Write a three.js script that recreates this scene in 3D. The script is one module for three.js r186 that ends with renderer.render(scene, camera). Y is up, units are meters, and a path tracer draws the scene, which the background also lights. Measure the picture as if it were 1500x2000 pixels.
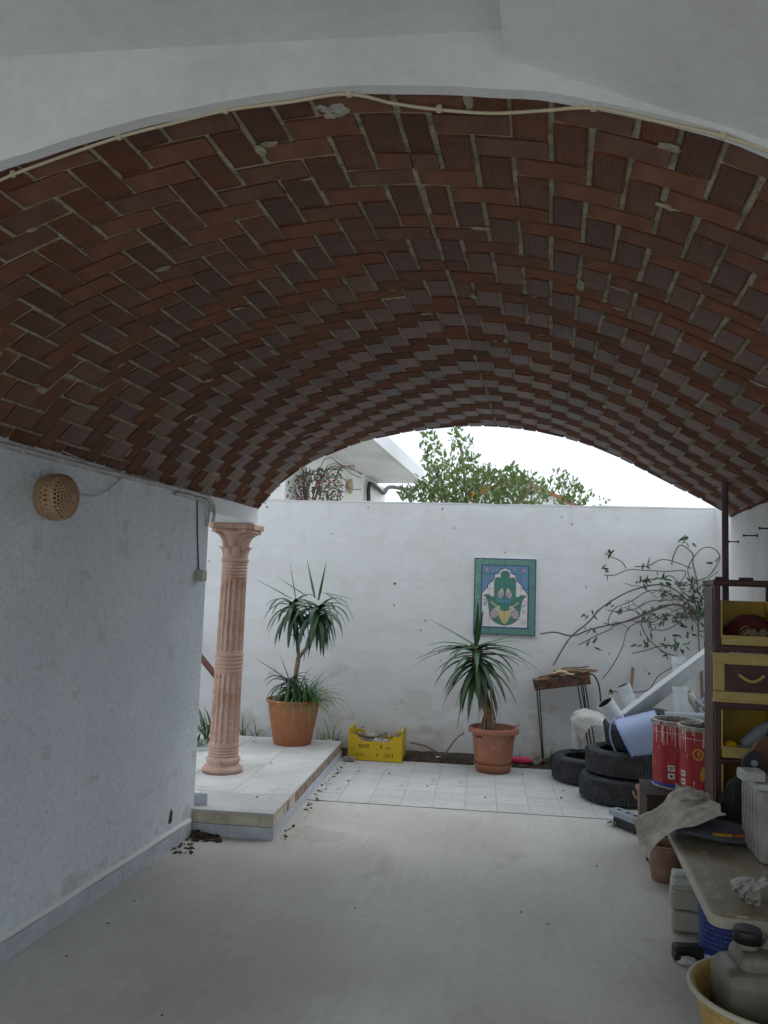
import * as THREE from 'three';
import { mergeGeometries } from 'three/addons/utils/BufferGeometryUtils.js';
import { RoundedBoxGeometry } from 'three/addons/geometries/RoundedBoxGeometry.js';

// ------------------------------------------------------------------ camera, sky, sun, exposure
const scene = new THREE.Scene();
const D2R = Math.PI / 180, EYE = 1.6, FOCAL = 1600;               // focal length in pixels of the 1500 x 2000 photograph
const camera = new THREE.PerspectiveCamera(2 * Math.atan(1000 / FOCAL) / D2R, 0.75, 0.05, 400);
camera.rotation.order = 'YXZ';
camera.position.set(0, EYE, 0);
camera.rotation.set(5.259 * D2R, 11.642 * D2R, 1.864 * D2R);
camera.updateMatrixWorld(true);

const renderer = new THREE.WebGLRenderer({ antialias: true });
renderer.toneMapping = THREE.LinearToneMapping;
renderer.toneMappingExposure = 1.13;
renderer.shadowMap.enabled = true;

const SUN_DIR = new THREE.Vector3(0.55, 0.78, -0.5).normalize();
{ // an overcast sky: brighter overhead, a soft bright veil round the hidden sun, faint cloud structure
  const W = 256, H = 128, data = new Float32Array(W * H * 4);
  for (let j = 0; j < H; j++) for (let i = 0; i < W; i++) {
    const th = (j + 0.5) / H * Math.PI - Math.PI / 2, ph = ((i + 0.5) / W - 0.5) * 2 * Math.PI;
    const d = new THREE.Vector3(Math.cos(th) * Math.cos(ph), Math.sin(th), Math.cos(th) * Math.sin(ph));
    const up = Math.max(0, d.y);
    let L = 1.02 * (1 + 0.3 * up);
    L += 0.35 * Math.pow(Math.max(0, d.dot(SUN_DIR)), 6);
    L *= 1 + 0.07 * Math.sin(d.x * 7 + 2 * Math.sin(d.z * 5)) * Math.sin(d.y * 9 + d.z * 4) * Math.min(1, up * 4);
    if (d.y < 0) L *= 0.45;
    const o = (j * W + i) * 4;
    data[o] = L * 0.90; data[o + 1] = L * 0.99; data[o + 2] = L * 1.10; data[o + 3] = 1;
  }
  const t = new THREE.DataTexture(data, W, H, THREE.RGBAFormat, THREE.FloatType);
  t.mapping = THREE.EquirectangularReflectionMapping; t.magFilter = THREE.LinearFilter; t.minFilter = THREE.LinearFilter; t.needsUpdate = true;
  scene.background = t; scene.environment = t;
}
const sun = new THREE.DirectionalLight(new THREE.Color(1, 0.97, 0.92), 0.5);
sun.position.copy(SUN_DIR).multiplyScalar(30); sun.target.position.set(0, 0, -5);
sun.castShadow = true; sun.shadow.radius = 40; sun.shadow.mapSize.set(2048, 2048);
Object.assign(sun.shadow.camera, { left: -18, right: 18, top: 18, bottom: -18, near: 1, far: 80 });
scene.add(sun, sun.target);

// ------------------------------------------------------------------ helpers
let seed = 12345;
const rnd = (a = 1, b) => { seed = (seed + 0x6d2b79f5) | 0; let t = Math.imul(seed ^ (seed >>> 15), 1 | seed); t = (t + Math.imul(t ^ (t >>> 7), 61 | t)) ^ t; const r = ((t ^ (t >>> 14)) >>> 0) / 4294967296; return b === undefined ? r * a : a + r * (b - a); };
const V = (x, y, z) => new THREE.Vector3(x, y, z);
const lerp = (a, b, t) => a + (b - a) * t, clamp = (x, a = 0, b = 1) => Math.min(b, Math.max(a, x)), smooth = (a, b, x) => { const t = clamp((x - a) / (b - a)); return t * t * (3 - 2 * t); };
const names = {};
const numbered = (n) => { const k = names[n] = (names[n] ?? -1) + 1; return k ? n + '_' + String(k).padStart(3, '0') : n; };
function tag(o, label, category, group, kind) { o.userData.label = label; if (category) o.userData.category = category; if (group) o.userData.group = group; if (kind) o.userData.kind = kind; return o; }
function thing(name, label, category, pos = [0, 0, 0], ry = 0, group) { const g = new THREE.Group(); g.name = numbered(name); g.position.set(...pos); g.rotation.y = ry; scene.add(g); return tag(g, label, category, group); }
function mesh(name, geo, mat, parent) { const m = new THREE.Mesh(geo, mat); m.name = parent ? name : numbered(name); m.castShadow = m.receiveShadow = true; (parent ?? scene).add(m); return m; }
function solo(name, geo, mat, label, category, pos, ry = 0, group) { const m = mesh(name, geo, mat); if (pos) m.position.set(...pos); m.rotation.y = ry; return tag(m, label, category, group); }
function structure(name, geo, mat) { const m = mesh(name, geo, mat); m.userData.kind = 'structure'; return m; }
// pixel -> ray -> point on something real
const camX = new THREE.Vector3(), camY = new THREE.Vector3(), camZ = new THREE.Vector3(); camera.matrixWorld.extractBasis(camX, camY, camZ);
function dir(px, py) { return camX.clone().multiplyScalar((px - 750) / FOCAL).addScaledVector(camY, (1000 - py) / FOCAL).sub(camZ).normalize(); }
const C0 = V(0, EYE, 0);
const onY = (px, py, y) => { const d = dir(px, py); return C0.clone().addScaledVector(d, (y - EYE) / d.y); };
const onZ = (px, py, z) => { const d = dir(px, py); return C0.clone().addScaledVector(d, z / d.z); };
const onX = (px, py, x) => { const d = dir(px, py); return C0.clone().addScaledVector(d, x / d.x); };
// the courtyard is turned a little against the carport: u runs along its wall, w away from the carport
const CT = 0.0802, CU = V(Math.cos(CT), 0, -Math.sin(CT)), CW = V(-Math.sin(CT), 0, -Math.cos(CT)), CO = V(-1.80, 0, -6.06);
const court = (u, y, w) => CO.clone().addScaledVector(CU, u).addScaledVector(CW, w).setY(y);
const onW = (px, py, w) => { const d = dir(px, py); const t = (w - C0.clone().sub(CO).dot(CW)) / d.dot(CW); return C0.clone().addScaledVector(d, t); };

// geometry kit: every piece comes out non-indexed with position, normal, uv (uv in metres by the face's main axis)
function metreUV(g) {
  g = g.index ? g.toNonIndexed() : g;
  const p = g.attributes.position, uv = new Float32Array(p.count * 2), a = V(0, 0, 0), b = V(0, 0, 0), c = V(0, 0, 0);
  for (let i = 0; i < p.count; i += 3) {
    a.fromBufferAttribute(p, i); b.fromBufferAttribute(p, i + 1); c.fromBufferAttribute(p, i + 2);
    const n = b.clone().sub(a).cross(c.clone().sub(a)); const ax = Math.abs(n.x), ay = Math.abs(n.y), az = Math.abs(n.z);
    for (let k = 0; k < 3; k++) { const q = [a, b, c][k]; const u = ax > ay && ax > az ? q.z : q.x, v = ay >= ax && ay >= az ? q.z : q.y; uv[(i + k) * 2] = u; uv[(i + k) * 2 + 1] = v; }
  }
  g.setAttribute('uv', new THREE.BufferAttribute(uv, 2));
  for (const k of Object.keys(g.attributes)) if (!['position', 'normal', 'uv', 'color'].includes(k)) g.deleteAttribute(k);
  return g;
}
const M4 = new THREE.Matrix4();
function place(g, x = 0, y = 0, z = 0, rx = 0, ry = 0, rz = 0) { return g.applyMatrix4(new THREE.Matrix4().compose(V(x, y, z), new THREE.Quaternion().setFromEuler(new THREE.Euler(rx, ry, rz)), V(1, 1, 1))); }
const merge = (list) => metreUV(mergeGeometries(list.map((g) => { g = g.index ? g.toNonIndexed() : g; for (const k of Object.keys(g.attributes)) if (!['position', 'normal', 'uv'].includes(k)) g.deleteAttribute(k); g.morphAttributes = {}; return g; })));
const box = (w, h, d, ...p) => metreUV(place(new THREE.BoxGeometry(w, h, d), ...p));
const rbox = (w, h, d, r, ...p) => metreUV(place(new RoundedBoxGeometry(w, h, d, 2, r), ...p));
const span = (x0, x1, y0, y1, z0, z1) => box(x1 - x0, y1 - y0, z1 - z0, (x0 + x1) / 2, (y0 + y1) / 2, (z0 + z1) / 2);
const cyl = (r0, r1, h, n, ...p) => metreUV(place(new THREE.CylinderGeometry(r0, r1, h, n), ...p));
const tube = (pts, r, n = 24, k = 8) => metreUV(new THREE.TubeGeometry(new THREE.CatmullRomCurve3(pts), n, r, k));
const lathe = (pts, n = 40) => metreUV(new THREE.LatheGeometry(pts.map(([x, y]) => new THREE.Vector2(x, y)), n));
const bar = (a, b, r, k = 8) => { const d = b.clone().sub(a), L = d.length(); const g = new THREE.CylinderGeometry(r, r, L, k); g.applyQuaternion(new THREE.Quaternion().setFromUnitVectors(V(0, 1, 0), d.normalize())); g.translate((a.x + b.x) / 2, (a.y + b.y) / 2, (a.z + b.z) / 2); return metreUV(g); };
const pipeGeo = (a, b, r, t = 0.004) => { const d = b.clone().sub(a), L = d.length(); const g = new THREE.LatheGeometry([[r, 0], [r, L], [r - t, L], [r - t, 0], [r, 0]].map(([x, y]) => new THREE.Vector2(x, y)), 24); g.applyQuaternion(new THREE.Quaternion().setFromUnitVectors(V(0, 1, 0), d.normalize())); g.translate(a.x, a.y, a.z); return metreUV(g); };
const extrude = (shape, depth, bevel = 0, ...p) => metreUV(place(new THREE.ExtrudeGeometry(shape, { depth, bevelEnabled: bevel > 0, bevelSize: bevel, bevelThickness: bevel, bevelSegments: 2, curveSegments: 16 }), ...p));
const polyShape = (pts) => new THREE.Shape(pts.map(([x, y]) => new THREE.Vector2(x, y)));
function lump(r, rough = 0.3, detail = 2, sx = 1, sy = 1, sz = 1) { const g = new THREE.IcosahedronGeometry(r, detail), p = g.attributes.position, k = rnd(100); for (let i = 0; i < p.count; i++) { const v = V(0, 0, 0).fromBufferAttribute(p, i), n = v.clone().normalize(); const f = 1 + rough * (Math.sin(n.x * 3.1 + k) * Math.sin(n.y * 3.7 + k * 1.7) + 0.5 * Math.sin(n.z * 6.3 + k * 2.3) * Math.sin(n.x * 5.9 - k)); p.setXYZ(i, v.x * f * sx, v.y * f * sy, v.z * f * sz); } g.computeVertexNormals(); return metreUV(g); }
// a sheet of cloth from a net of control points, with folds
function cloth(net, nu, nv, amp = 0.006, freq = 9, k0 = 0) {
  const rows = net.map((r) => new THREE.CatmullRomCurve3(r.map((q) => V(...q)))), P = [];
  for (let i = 0; i <= nu; i++) { const cv = new THREE.CatmullRomCurve3(rows.map((r) => r.getPoint(i / nu))); for (let j = 0; j <= nv; j++) { const q = cv.getPoint(j / nv), u = i / nu, v = j / nv; const f = amp * (Math.sin(freq * u * 1.9 + 4 * v + k0) * Math.cos(freq * v * 1.3 - 3 * u + k0 * 2) + 0.6 * Math.sin(freq * 2.7 * (u - 0.6 * v) + k0 * 3)); q.y += f; q.x += f * 0.6; P.push(q); } }
  const pos = [], idx = []; for (const q of P) pos.push(q.x, q.y, q.z);
  for (let i = 0; i < nu; i++) for (let j = 0; j < nv; j++) { const a = i * (nv + 1) + j, b = a + nv + 1; idx.push(a, b, a + 1, b, b + 1, a + 1); }
  const g = new THREE.BufferGeometry(); g.setAttribute('position', new THREE.Float32BufferAttribute(pos, 3)); g.setIndex(idx); g.computeVertexNormals(); return metreUV(g);
}

// ------------------------------------------------------------------ procedural textures (tileable value noise)
function hash(x, y, s) { let h = Math.imul(x, 374761393) ^ Math.imul(y, 668265263) ^ Math.imul(s, 974634541); h = Math.imul(h ^ (h >>> 13), 1274126177); return ((h ^ (h >>> 16)) >>> 0) / 4294967296; }
function vn(x, y, per, s) { const xi = Math.floor(x), yi = Math.floor(y), fx = x - xi, fy = y - yi, u = fx * fx * (3 - 2 * fx), v = fy * fy * (3 - 2 * fy), m = (a) => ((a % per) + per) % per; return lerp(lerp(hash(m(xi), m(yi), s), hash(m(xi + 1), m(yi), s), u), lerp(hash(m(xi), m(yi + 1), s), hash(m(xi + 1), m(yi + 1), s), u), v); }
function fbm(u, v, per, oct, s, gain = 0.5) { let a = 0, w = 1, t = 0; for (let o = 0; o < oct; o++) { a += w * vn(u * per, v * per, per, s + o); t += w; w *= gain; per *= 2; } return a / t; }
function tex(n, m, fn, srgb, metres, ch = 3) { // fn(u,v) -> [r,g,b] 0..1 (linear values are encoded when srgb)
  const d = new Uint8Array(n * m * 4), enc = (x) => { x = clamp(x); return srgb ? (x <= 0.0031308 ? 12.92 * x : 1.055 * Math.pow(x, 1 / 2.4) - 0.055) : x; };
  for (let j = 0; j < m; j++) for (let i = 0; i < n; i++) { const c = fn((i + 0.5) / n, (j + 0.5) / m), o = (j * n + i) * 4; const a = Array.isArray(c) ? c : [c, c, c]; for (let k = 0; k < 3; k++) d[o + k] = enc(a[k]) * 255; d[o + 3] = 255; }
  const t = new THREE.DataTexture(d, n, m); t.magFilter = THREE.LinearFilter; t.minFilter = THREE.LinearMipmapLinearFilter; t.generateMipmaps = true; t.wrapS = t.wrapT = THREE.RepeatWrapping; if (srgb) t.colorSpace = THREE.SRGBColorSpace; if (metres) t.repeat.set(1 / metres, 1 / metres); t.needsUpdate = true; return t;
}
const mix3 = (a, b, t) => [lerp(a[0], b[0], t), lerp(a[1], b[1], t), lerp(a[2], b[2], t)];
const std = (o) => new THREE.MeshStandardMaterial({ side: THREE.DoubleSide, roughness: 0.8, ...o });
const rgb = (r, g, b) => new THREE.Color().setRGB(r, g, b);
const grain = (amt, per, metres, c0, c1) => tex(256, 256, (u, v) => mix3(c0, c1, clamp(0.5 + amt * (fbm(u, v, per, 5, 11, 0.65) - 0.5) * 2)), true, metres);
const bumpFine = tex(512, 512, (u, v) => fbm(u, v, 48, 3, 5, 0.7), false, 0.6);
const bumpSmooth = tex(512, 512, (u, v) => 0.6 * fbm(u, v, 10, 4, 8) + 0.4 * fbm(u, v, 80, 2, 9), false, 1.5);
const bumpRoughcast = tex(512, 512, (u, v) => Math.pow(fbm(u, v, 80, 2, 21, 0.6), 1.4), false, 0.6);

const plasterMap = tex(512, 512, (u, v) => { const m = fbm(u, v, 5, 6, 31, 0.55), k = fbm(u, v, 90, 2, 35); return mix3([0.60, 0.60, 0.585], [0.75, 0.755, 0.75], clamp(0.5 + 1.6 * (m - 0.5) + 0.5 * (k - 0.5))); }, true, 2.2);
const M = {};
M.plaster = std({ map: plasterMap, bumpMap: bumpSmooth, bumpScale: 0.003, roughness: 0.9 });
M.roughcast = std({ map: tex(1536, 1536, (u, v) => { const m = fbm(u, v, 9, 6, 41, 0.58), k = fbm(u, v, 300, 2, 44), b = fbm(u, v, 4, 4, 49); const y = v * 4, z = u * 4; let c = mix3([0.66, 0.705, 0.76], [0.80, 0.845, 0.89], clamp(0.5 + 1.2 * (m - 0.5) + 0.9 * (k - 0.5) + 0.5 * (b - 0.5))); c = mix3(c, [0.47, 0.46, 0.45], 0.3 * smooth(0.66, 0.8, fbm(u, v, 230, 2, 47))); const scuff = smooth(0.68, 0.80, fbm(u * 0.5, v, 40, 4, 48)); c = mix3(c, [0.50, 0.48, 0.46], 0.35 * scuff); const drip = smooth(0.62, 0.74, fbm(u, v * 0.06, 120, 3, 50)) * smooth(0.42, 0.56, fbm(u, v, 12, 3, 52)) * (y > 1.72 && y < 2.2 ? 1 : 0); c = mix3(c, [0.40, 0.375, 0.34], 0.22 * drip); const mud = smooth(0.56, 0.70, fbm(u, v, 26, 5, 54, 0.6) - 0.9 * Math.max(0, y - 0.10) + 0.04) * (y < 0.5 ? 1 : 0); return mix3(c, [0.46, 0.42, 0.36], 0.45 * mud); }, true, 4), bumpMap: bumpRoughcast, bumpScale: 0.0035, roughness: 0.95 });
M.ceiling = std({ map: plasterMap, bumpMap: bumpSmooth, bumpScale: 0.002, roughness: 0.95 });
M.concrete = std({
  map: tex(2048, 2048, (u, v) => { const a = fbm(u, v, 4, 6, 51, 0.55), b = fbm(u, v, 3, 5, 57), c = fbm(u, v, 200, 2, 53), st = fbm(u, v * 0.125, 64, 3, 59), wp = fbm(u, v, 7, 4, 67); let base = mix3([0.465, 0.45, 0.40], [0.63, 0.62, 0.57], clamp(0.5 + 1.3 * (a - 0.5) + 0.55 * (c - 0.5) + 0.35 * (st - 0.5))); base = mix3(base, [0.40, 0.375, 0.315], smooth(0.55, 0.72, b) * 0.4 + smooth(0.66, 0.78, st) * 0.22); const rub = smooth(0.70, 0.80, fbm(u, v * 0.5, 16, 4, 87)); return mix3(base, [0.31, 0.28, 0.23], rub * 0.35); }, true, 4.2),
  roughnessMap: tex(512, 512, (u, v) => 0.30 + 0.5 * clamp(fbm(u, v, 5, 5, 61)), false, 3.1), roughness: 0.9, bumpMap: tex(512, 512, (u, v) => 0.5 * fbm(u, v, 6, 5, 63) + 0.5 * fbm(u, v, 64, 3, 65), false, 1.3), bumpScale: 0.002 });
const tileMaps = [0, 1, 2].map((k) => tex(256, 256, (u, v) => { const a = fbm(u, v, 3, 5, 71 + k * 7), c = fbm(u, v, 60, 2, 73 + k), f = smooth(0.72, 0.84, fbm(u, v, 22, 3, 77 + k)); return mix3(mix3([0.44, 0.435, 0.41], [0.58, 0.58, 0.565], clamp(0.5 + 1.4 * (a - 0.5) + 0.5 * (c - 0.5))), [0.24, 0.21, 0.17], 0.5 * f); }, true, 0.9));
M.tile = tileMaps.map((t) => std({ map: t, roughness: 0.72, bumpMap: bumpFine, bumpScale: 0.0008 }));
M.grout = std({ color: rgb(0.36, 0.33, 0.28), roughness: 0.95, bumpMap: bumpFine, bumpScale: 0.002 });
M.soil = std({ map: grain(1.1, 14, 0.5, [0.035, 0.026, 0.018], [0.13, 0.10, 0.07]), bumpMap: bumpRoughcast, bumpScale: 0.03, roughness: 1 });
M.ground = std({ map: grain(0.9, 8, 4, [0.40, 0.385, 0.34], [0.54, 0.52, 0.47]), roughness: 1 });
M.mortar = std({ map: grain(1.2, 18, 0.7, [0.24, 0.205, 0.14], [0.43, 0.38, 0.275]), bumpMap: bumpRoughcast, bumpScale: 0.006, roughness: 0.95 });
const clayMap = grain(1.2, 10, 0.45, [0.62, 0.60, 0.60], [1, 1, 1]);
const brickTints = [[0.205, 0.078, 0.037], [0.18, 0.067, 0.033], [0.215, 0.085, 0.042], [0.165, 0.066, 0.037], [0.165, 0.070, 0.044], [0.195, 0.072, 0.035], [0.155, 0.063, 0.037], [0.21, 0.080, 0.036]];
M.brick = brickTints.map((c) => new THREE.MeshPhysicalMaterial({ side: THREE.DoubleSide, specularIntensity: 0.9, color: rgb(...c), map: clayMap, roughness: 0.36, bumpMap: bumpFine, bumpScale: 0.0004 }));
M.riserCream = std({ map: grain(1, 9, 0.5, [0.44, 0.39, 0.29], [0.66, 0.61, 0.49]), roughness: 0.6 });
M.riserBlue = std({ map: grain(0.8, 9, 0.6, [0.45, 0.475, 0.54], [0.60, 0.625, 0.68]), roughness: 0.45 });
M.riserWorn = std({ map: grain(1.4, 12, 0.3, [0.12, 0.075, 0.055], [0.46, 0.35, 0.26]), roughness: 0.8 });
M.terracottaStone = std({ map: tex(512, 512, (u, v) => { const a = fbm(u, v, 8, 6, 231, 0.6), st = smooth(0.56, 0.72, fbm(u, v * 0.5, 10, 4, 235)), d = smooth(0.64, 0.76, fbm(u, v, 30, 4, 239)), l = smooth(0.66, 0.78, fbm(u, v, 16, 4, 243)); let c = mix3([0.40, 0.245, 0.185], [0.58, 0.395, 0.315], a); c = mix3(c, [0.40, 0.19, 0.10], 0.45 * st); c = mix3(c, [0.20, 0.14, 0.11], 0.4 * d); return mix3(c, [0.60, 0.50, 0.43], 0.35 * l); }, true, 0.9), bumpMap: bumpFine, bumpScale: 0.0015, roughness: 0.85 });
M.clayPot = std({ map: tex(512, 512, (u, v) => { const a = fbm(u, v, 6, 6, 251, 0.6), l = smooth(0.60, 0.76, fbm(u, v, 12, 5, 255)), d = smooth(0.62, 0.74, fbm(u, v * 0.5, 20, 4, 259)); let c = mix3([0.30, 0.105, 0.042], [0.43, 0.17, 0.075], a); c = mix3(c, [0.46, 0.30, 0.20], 0.35 * l); return mix3(c, [0.15, 0.075, 0.045], 0.4 * d); }, true, 0.8), bumpMap: bumpFine, bumpScale: 0.001, roughness: 0.75 });
M.plasticPot = std({ map: tex(512, 512, (u, v) => { const a = fbm(u, v, 6, 6, 261, 0.6), l = smooth(0.60, 0.76, fbm(u, v, 14, 5, 265)); return mix3(mix3([0.32, 0.115, 0.065], [0.42, 0.165, 0.09], a), [0.40, 0.26, 0.19], 0.4 * l); }, true, 0.8), roughness: 0.5 });
M.dullClay = std({ map: grain(1.1, 8, 0.3, [0.24, 0.125, 0.09], [0.36, 0.205, 0.15]), roughness: 0.85 });
M.lampClay = std({ map: grain(1, 8, 0.2, [0.42, 0.26, 0.14], [0.56, 0.36, 0.21]), roughness: 0.85 });
M.whiteBeam = std({ color: rgb(0.76, 0.77, 0.78), bumpMap: bumpSmooth, bumpScale: 0.002, roughness: 0.85 });
M.pvc = std({ map: grain(0.9, 6, 0.8, [0.56, 0.59, 0.60], [0.72, 0.75, 0.76]), roughness: 0.45 });
M.greyPvc = std({ color: rgb(0.30, 0.33, 0.37), roughness: 0.5 });
M.conduit = std({ map: grain(1.2, 8, 0.7, [0.42, 0.40, 0.36], [0.62, 0.61, 0.57]), roughness: 0.6 });
M.cable = std({ color: rgb(0.55, 0.47, 0.33), roughness: 0.55 });
M.darkWire = std({ color: rgb(0.10, 0.075, 0.06), roughness: 0.7 });
M.iron = std({ color: rgb(0.05, 0.045, 0.045), metalness: 0.3, roughness: 0.65 });
M.rust = std({ map: grain(1.3, 12, 0.3, [0.035, 0.022, 0.018], [0.15, 0.07, 0.045]), roughness: 0.95, bumpMap: bumpFine, bumpScale: 0.003 });
M.rubber = std({ map: grain(1.2, 8, 0.5, [0.018, 0.019, 0.021], [0.055, 0.057, 0.06]), roughness: 0.75 });
M.blueBucket = std({ color: rgb(0.32, 0.39, 0.57), roughness: 0.45, bumpMap: bumpSmooth, bumpScale: 0.001 });
M.blueRim = std({ color: rgb(0.20, 0.28, 0.58), roughness: 0.4 });
M.redPaint = std({ color: rgb(0.50, 0.018, 0.03), roughness: 0.35 });
M.tin = std({ map: grain(1.3, 8, 0.3, [0.30, 0.28, 0.24], [0.62, 0.60, 0.55]), metalness: 0.2, roughness: 0.6 });
M.brownPlastic = std({ map: grain(0.9, 8, 0.5, [0.06, 0.024, 0.018], [0.10, 0.042, 0.03]), roughness: 0.5 });
M.amberPlastic = std({ map: grain(0.8, 8, 0.6, [0.46, 0.30, 0.015], [0.60, 0.41, 0.03]), roughness: 0.45 });
M.creamPlastic = std({ map: grain(0.8, 8, 0.6, [0.52, 0.38, 0.12], [0.64, 0.49, 0.18]), roughness: 0.5 });
M.yellow = std({ map: grain(1, 8, 0.4, [0.60, 0.44, 0.01], [0.76, 0.58, 0.02]), roughness: 0.5 });
M.canvas = std({ map: grain(1.1, 7, 0.35, [0.36, 0.325, 0.26], [0.60, 0.555, 0.47]), bumpMap: bumpFine, bumpScale: 0.002, roughness: 0.95 });
M.whiteCloth = std({ map: grain(1, 7, 0.35, [0.46, 0.44, 0.40], [0.64, 0.62, 0.58]), roughness: 0.9 });
M.blackCloth = std({ color: rgb(0.018, 0.018, 0.02), roughness: 0.95, bumpMap: bumpFine, bumpScale: 0.003 });
M.greyBag = std({ color: rgb(0.09, 0.095, 0.11), roughness: 0.85, bumpMap: bumpFine, bumpScale: 0.002 });
M.burgundy = std({ color: rgb(0.12, 0.018, 0.022), roughness: 0.9, bumpMap: bumpFine, bumpScale: 0.003 });
M.straw = std({ color: rgb(0.46, 0.38, 0.24), roughness: 0.9 });
M.tableTop = std({ map: tex(512, 512, (u, v) => { const a = fbm(u, v, 6, 6, 211, 0.6), st = smooth(0.66, 0.74, fbm(u, v, 22, 4, 215)), sc = smooth(0.70, 0.76, fbm(u, v * 0.1, 60, 2, 219)); return mix3(mix3([0.23, 0.19, 0.125], [0.37, 0.315, 0.225], a), [0.48, 0.45, 0.38], 0.5 * st + 0.3 * sc); }, true, 0.9), roughness: 0.55, bumpMap: bumpFine, bumpScale: 0.0006 });
M.tableEdge = std({ color: rgb(0.50, 0.47, 0.37), roughness: 0.55 });
M.whitePlastic = std({ map: grain(1.1, 7, 0.5, [0.40, 0.40, 0.37], [0.60, 0.605, 0.575]), roughness: 0.5 });
M.boxPlastic = std({ map: grain(1.2, 7, 0.5, [0.30, 0.285, 0.255], [0.48, 0.465, 0.43]), roughness: 0.55 });
M.blackPlastic = std({ color: rgb(0.016, 0.016, 0.018), roughness: 0.5 });
M.basin = std({ map: tex(512, 512, (u, v) => { const d = smooth(0.52, 0.72, fbm(u, v, 9, 5, 201)), k = smooth(0.68, 0.76, fbm(u, v, 40, 3, 205)); return mix3(mix3([0.52, 0.345, 0.085], [0.46, 0.38, 0.22], d * 0.7), [0.2, 0.16, 0.11], k * 0.5); }, true, 0.7), roughness: 0.6 });
M.jug = std({ color: rgb(0.36, 0.35, 0.28), roughness: 0.5, bumpMap: bumpSmooth, bumpScale: 0.001 });
M.jugDirty = std({ map: grain(1.1, 6, 0.4, [0.11, 0.106, 0.08], [0.20, 0.195, 0.15]), roughness: 0.5, bumpMap: bumpSmooth, bumpScale: 0.001 });
M.wood = std({ map: tex(256, 256, (u, v) => mix3([0.20, 0.11, 0.06], [0.34, 0.21, 0.12], fbm(u, v * 0.2, 30, 3, 91)), true, 0.4), roughness: 0.8 });
M.paleWood = std({ map: tex(256, 256, (u, v) => mix3([0.42, 0.33, 0.20], [0.60, 0.49, 0.32], fbm(u, v * 0.2, 30, 3, 93)), true, 0.4), roughness: 0.8 });
M.darkWood = std({ map: tex(256, 256, (u, v) => mix3([0.09, 0.03, 0.02], [0.17, 0.06, 0.035], fbm(u, v * 0.2, 30, 3, 95)), true, 0.4), roughness: 0.55 });
M.shadeDarkWood = std({ map: tex(256, 256, (u, v) => mix3([0.03, 0.022, 0.018], [0.07, 0.05, 0.04], fbm(u, v * 0.2, 30, 3, 97)), true, 0.4), roughness: 0.9 });  // wood colour darkened to stand in for deep shade
M.leaf = [[0.032, 0.075, 0.03], [0.045, 0.10, 0.035], [0.026, 0.062, 0.032]].map((c) => std({ color: rgb(...c), roughness: 0.45 }));
M.dryLeaf = std({ color: rgb(0.28, 0.17, 0.09), roughness: 0.9 });
M.grassLeaf = std({ color: rgb(0.06, 0.14, 0.035), roughness: 0.6 });
M.treeLeaf = [[0.11, 0.18, 0.04], [0.15, 0.22, 0.05], [0.19, 0.24, 0.07]].map((c) => new THREE.MeshPhysicalMaterial({ color: rgb(...c), roughness: 0.8, side: THREE.DoubleSide, transmission: 0.5, thickness: 0 }));
M.flower = std({ color: rgb(0.20, 0.025, 0.04), roughness: 0.8 });
M.orange = std({ color: rgb(0.80, 0.27, 0.015), roughness: 0.5 });
M.bark = std({ map: grain(1.2, 12, 0.2, [0.16, 0.115, 0.08], [0.30, 0.23, 0.17]), bumpMap: bumpFine, bumpScale: 0.004, roughness: 0.95 });
M.twig = std({ color: rgb(0.14, 0.105, 0.085), roughness: 0.95 });
M.stone = [[0.44, 0.40, 0.35], [0.34, 0.27, 0.22], [0.52, 0.50, 0.46]].map((c) => std({ color: rgb(...c), map: clayMap, bumpMap: bumpFine, bumpScale: 0.003, roughness: 0.95 }));
M.purplePaint = std({ map: grain(1, 8, 0.4, [0.075, 0.045, 0.055], [0.13, 0.08, 0.09]), roughness: 0.6 });

// ------------------------------------------------------------------ ground and floors
structure('ground', place(new THREE.PlaneGeometry(160, 160), 0, -0.03, -30, -Math.PI / 2), M.ground);
structure('concrete_floor', span(-3.4, 2.6, -0.028, 0, -6.3, 1.6), M.concrete);
// ------------------------------------------------------------------ vault profile
const prof = new THREE.CatmullRomCurve3([[-2.23, 2.14], [-2.215, 2.16], [-2.034, 2.365], [-1.836, 2.51], [-1.45, 2.672], [-1.118, 2.748], [-0.823, 2.788], [-0.53, 2.80], [-0.29, 2.782], [-0.1, 2.754], [0.08, 2.711], [0.37, 2.605], [0.774, 2.398], [1.093, 2.226], [1.2, 2.156], [1.225, 2.14]].map(([x, y]) => V(x, y, 0)), false, 'centripetal');
const PN = 900, PT = prof.getPoints(PN), PS = [0]; for (let i = 1; i <= PN; i++) PS.push(PS[i - 1] + PT[i].distanceTo(PT[i - 1]));
function atS(s) { let lo = 0, hi = PN; while (hi - lo > 1) { const m = (lo + hi) >> 1; if (PS[m] <= s) lo = m; else hi = m; } const t = (s - PS[lo]) / (PS[hi] - PS[lo]); const p = PT[lo].clone().lerp(PT[hi], t), tg = PT[hi].clone().sub(PT[lo]).normalize(); return { p, tg, n: V(tg.y, -tg.x, 0) }; }   // n points down, into the room
const sAtX = (x) => { for (let i = 1; i <= PN; i++) if (PT[i].x >= x) return PS[i - 1] + (PS[i] - PS[i - 1]) * (x - PT[i - 1].x) / (PT[i].x - PT[i - 1].x); return PS[PN]; };
const yAtX = (x) => atS(sAtX(x)).p.y;
function onVault(px, py, gap = 0.012) { const d = dir(px, py); for (let t = 0.8; t < 9; t += 0.004) { const q = C0.clone().addScaledVector(d, t); if (q.x < -2.2 || q.x > 1.2 || q.y > yAtX(q.x) - gap) return q; } }
const ZN = -1.838, ZF = -5.95;

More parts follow.
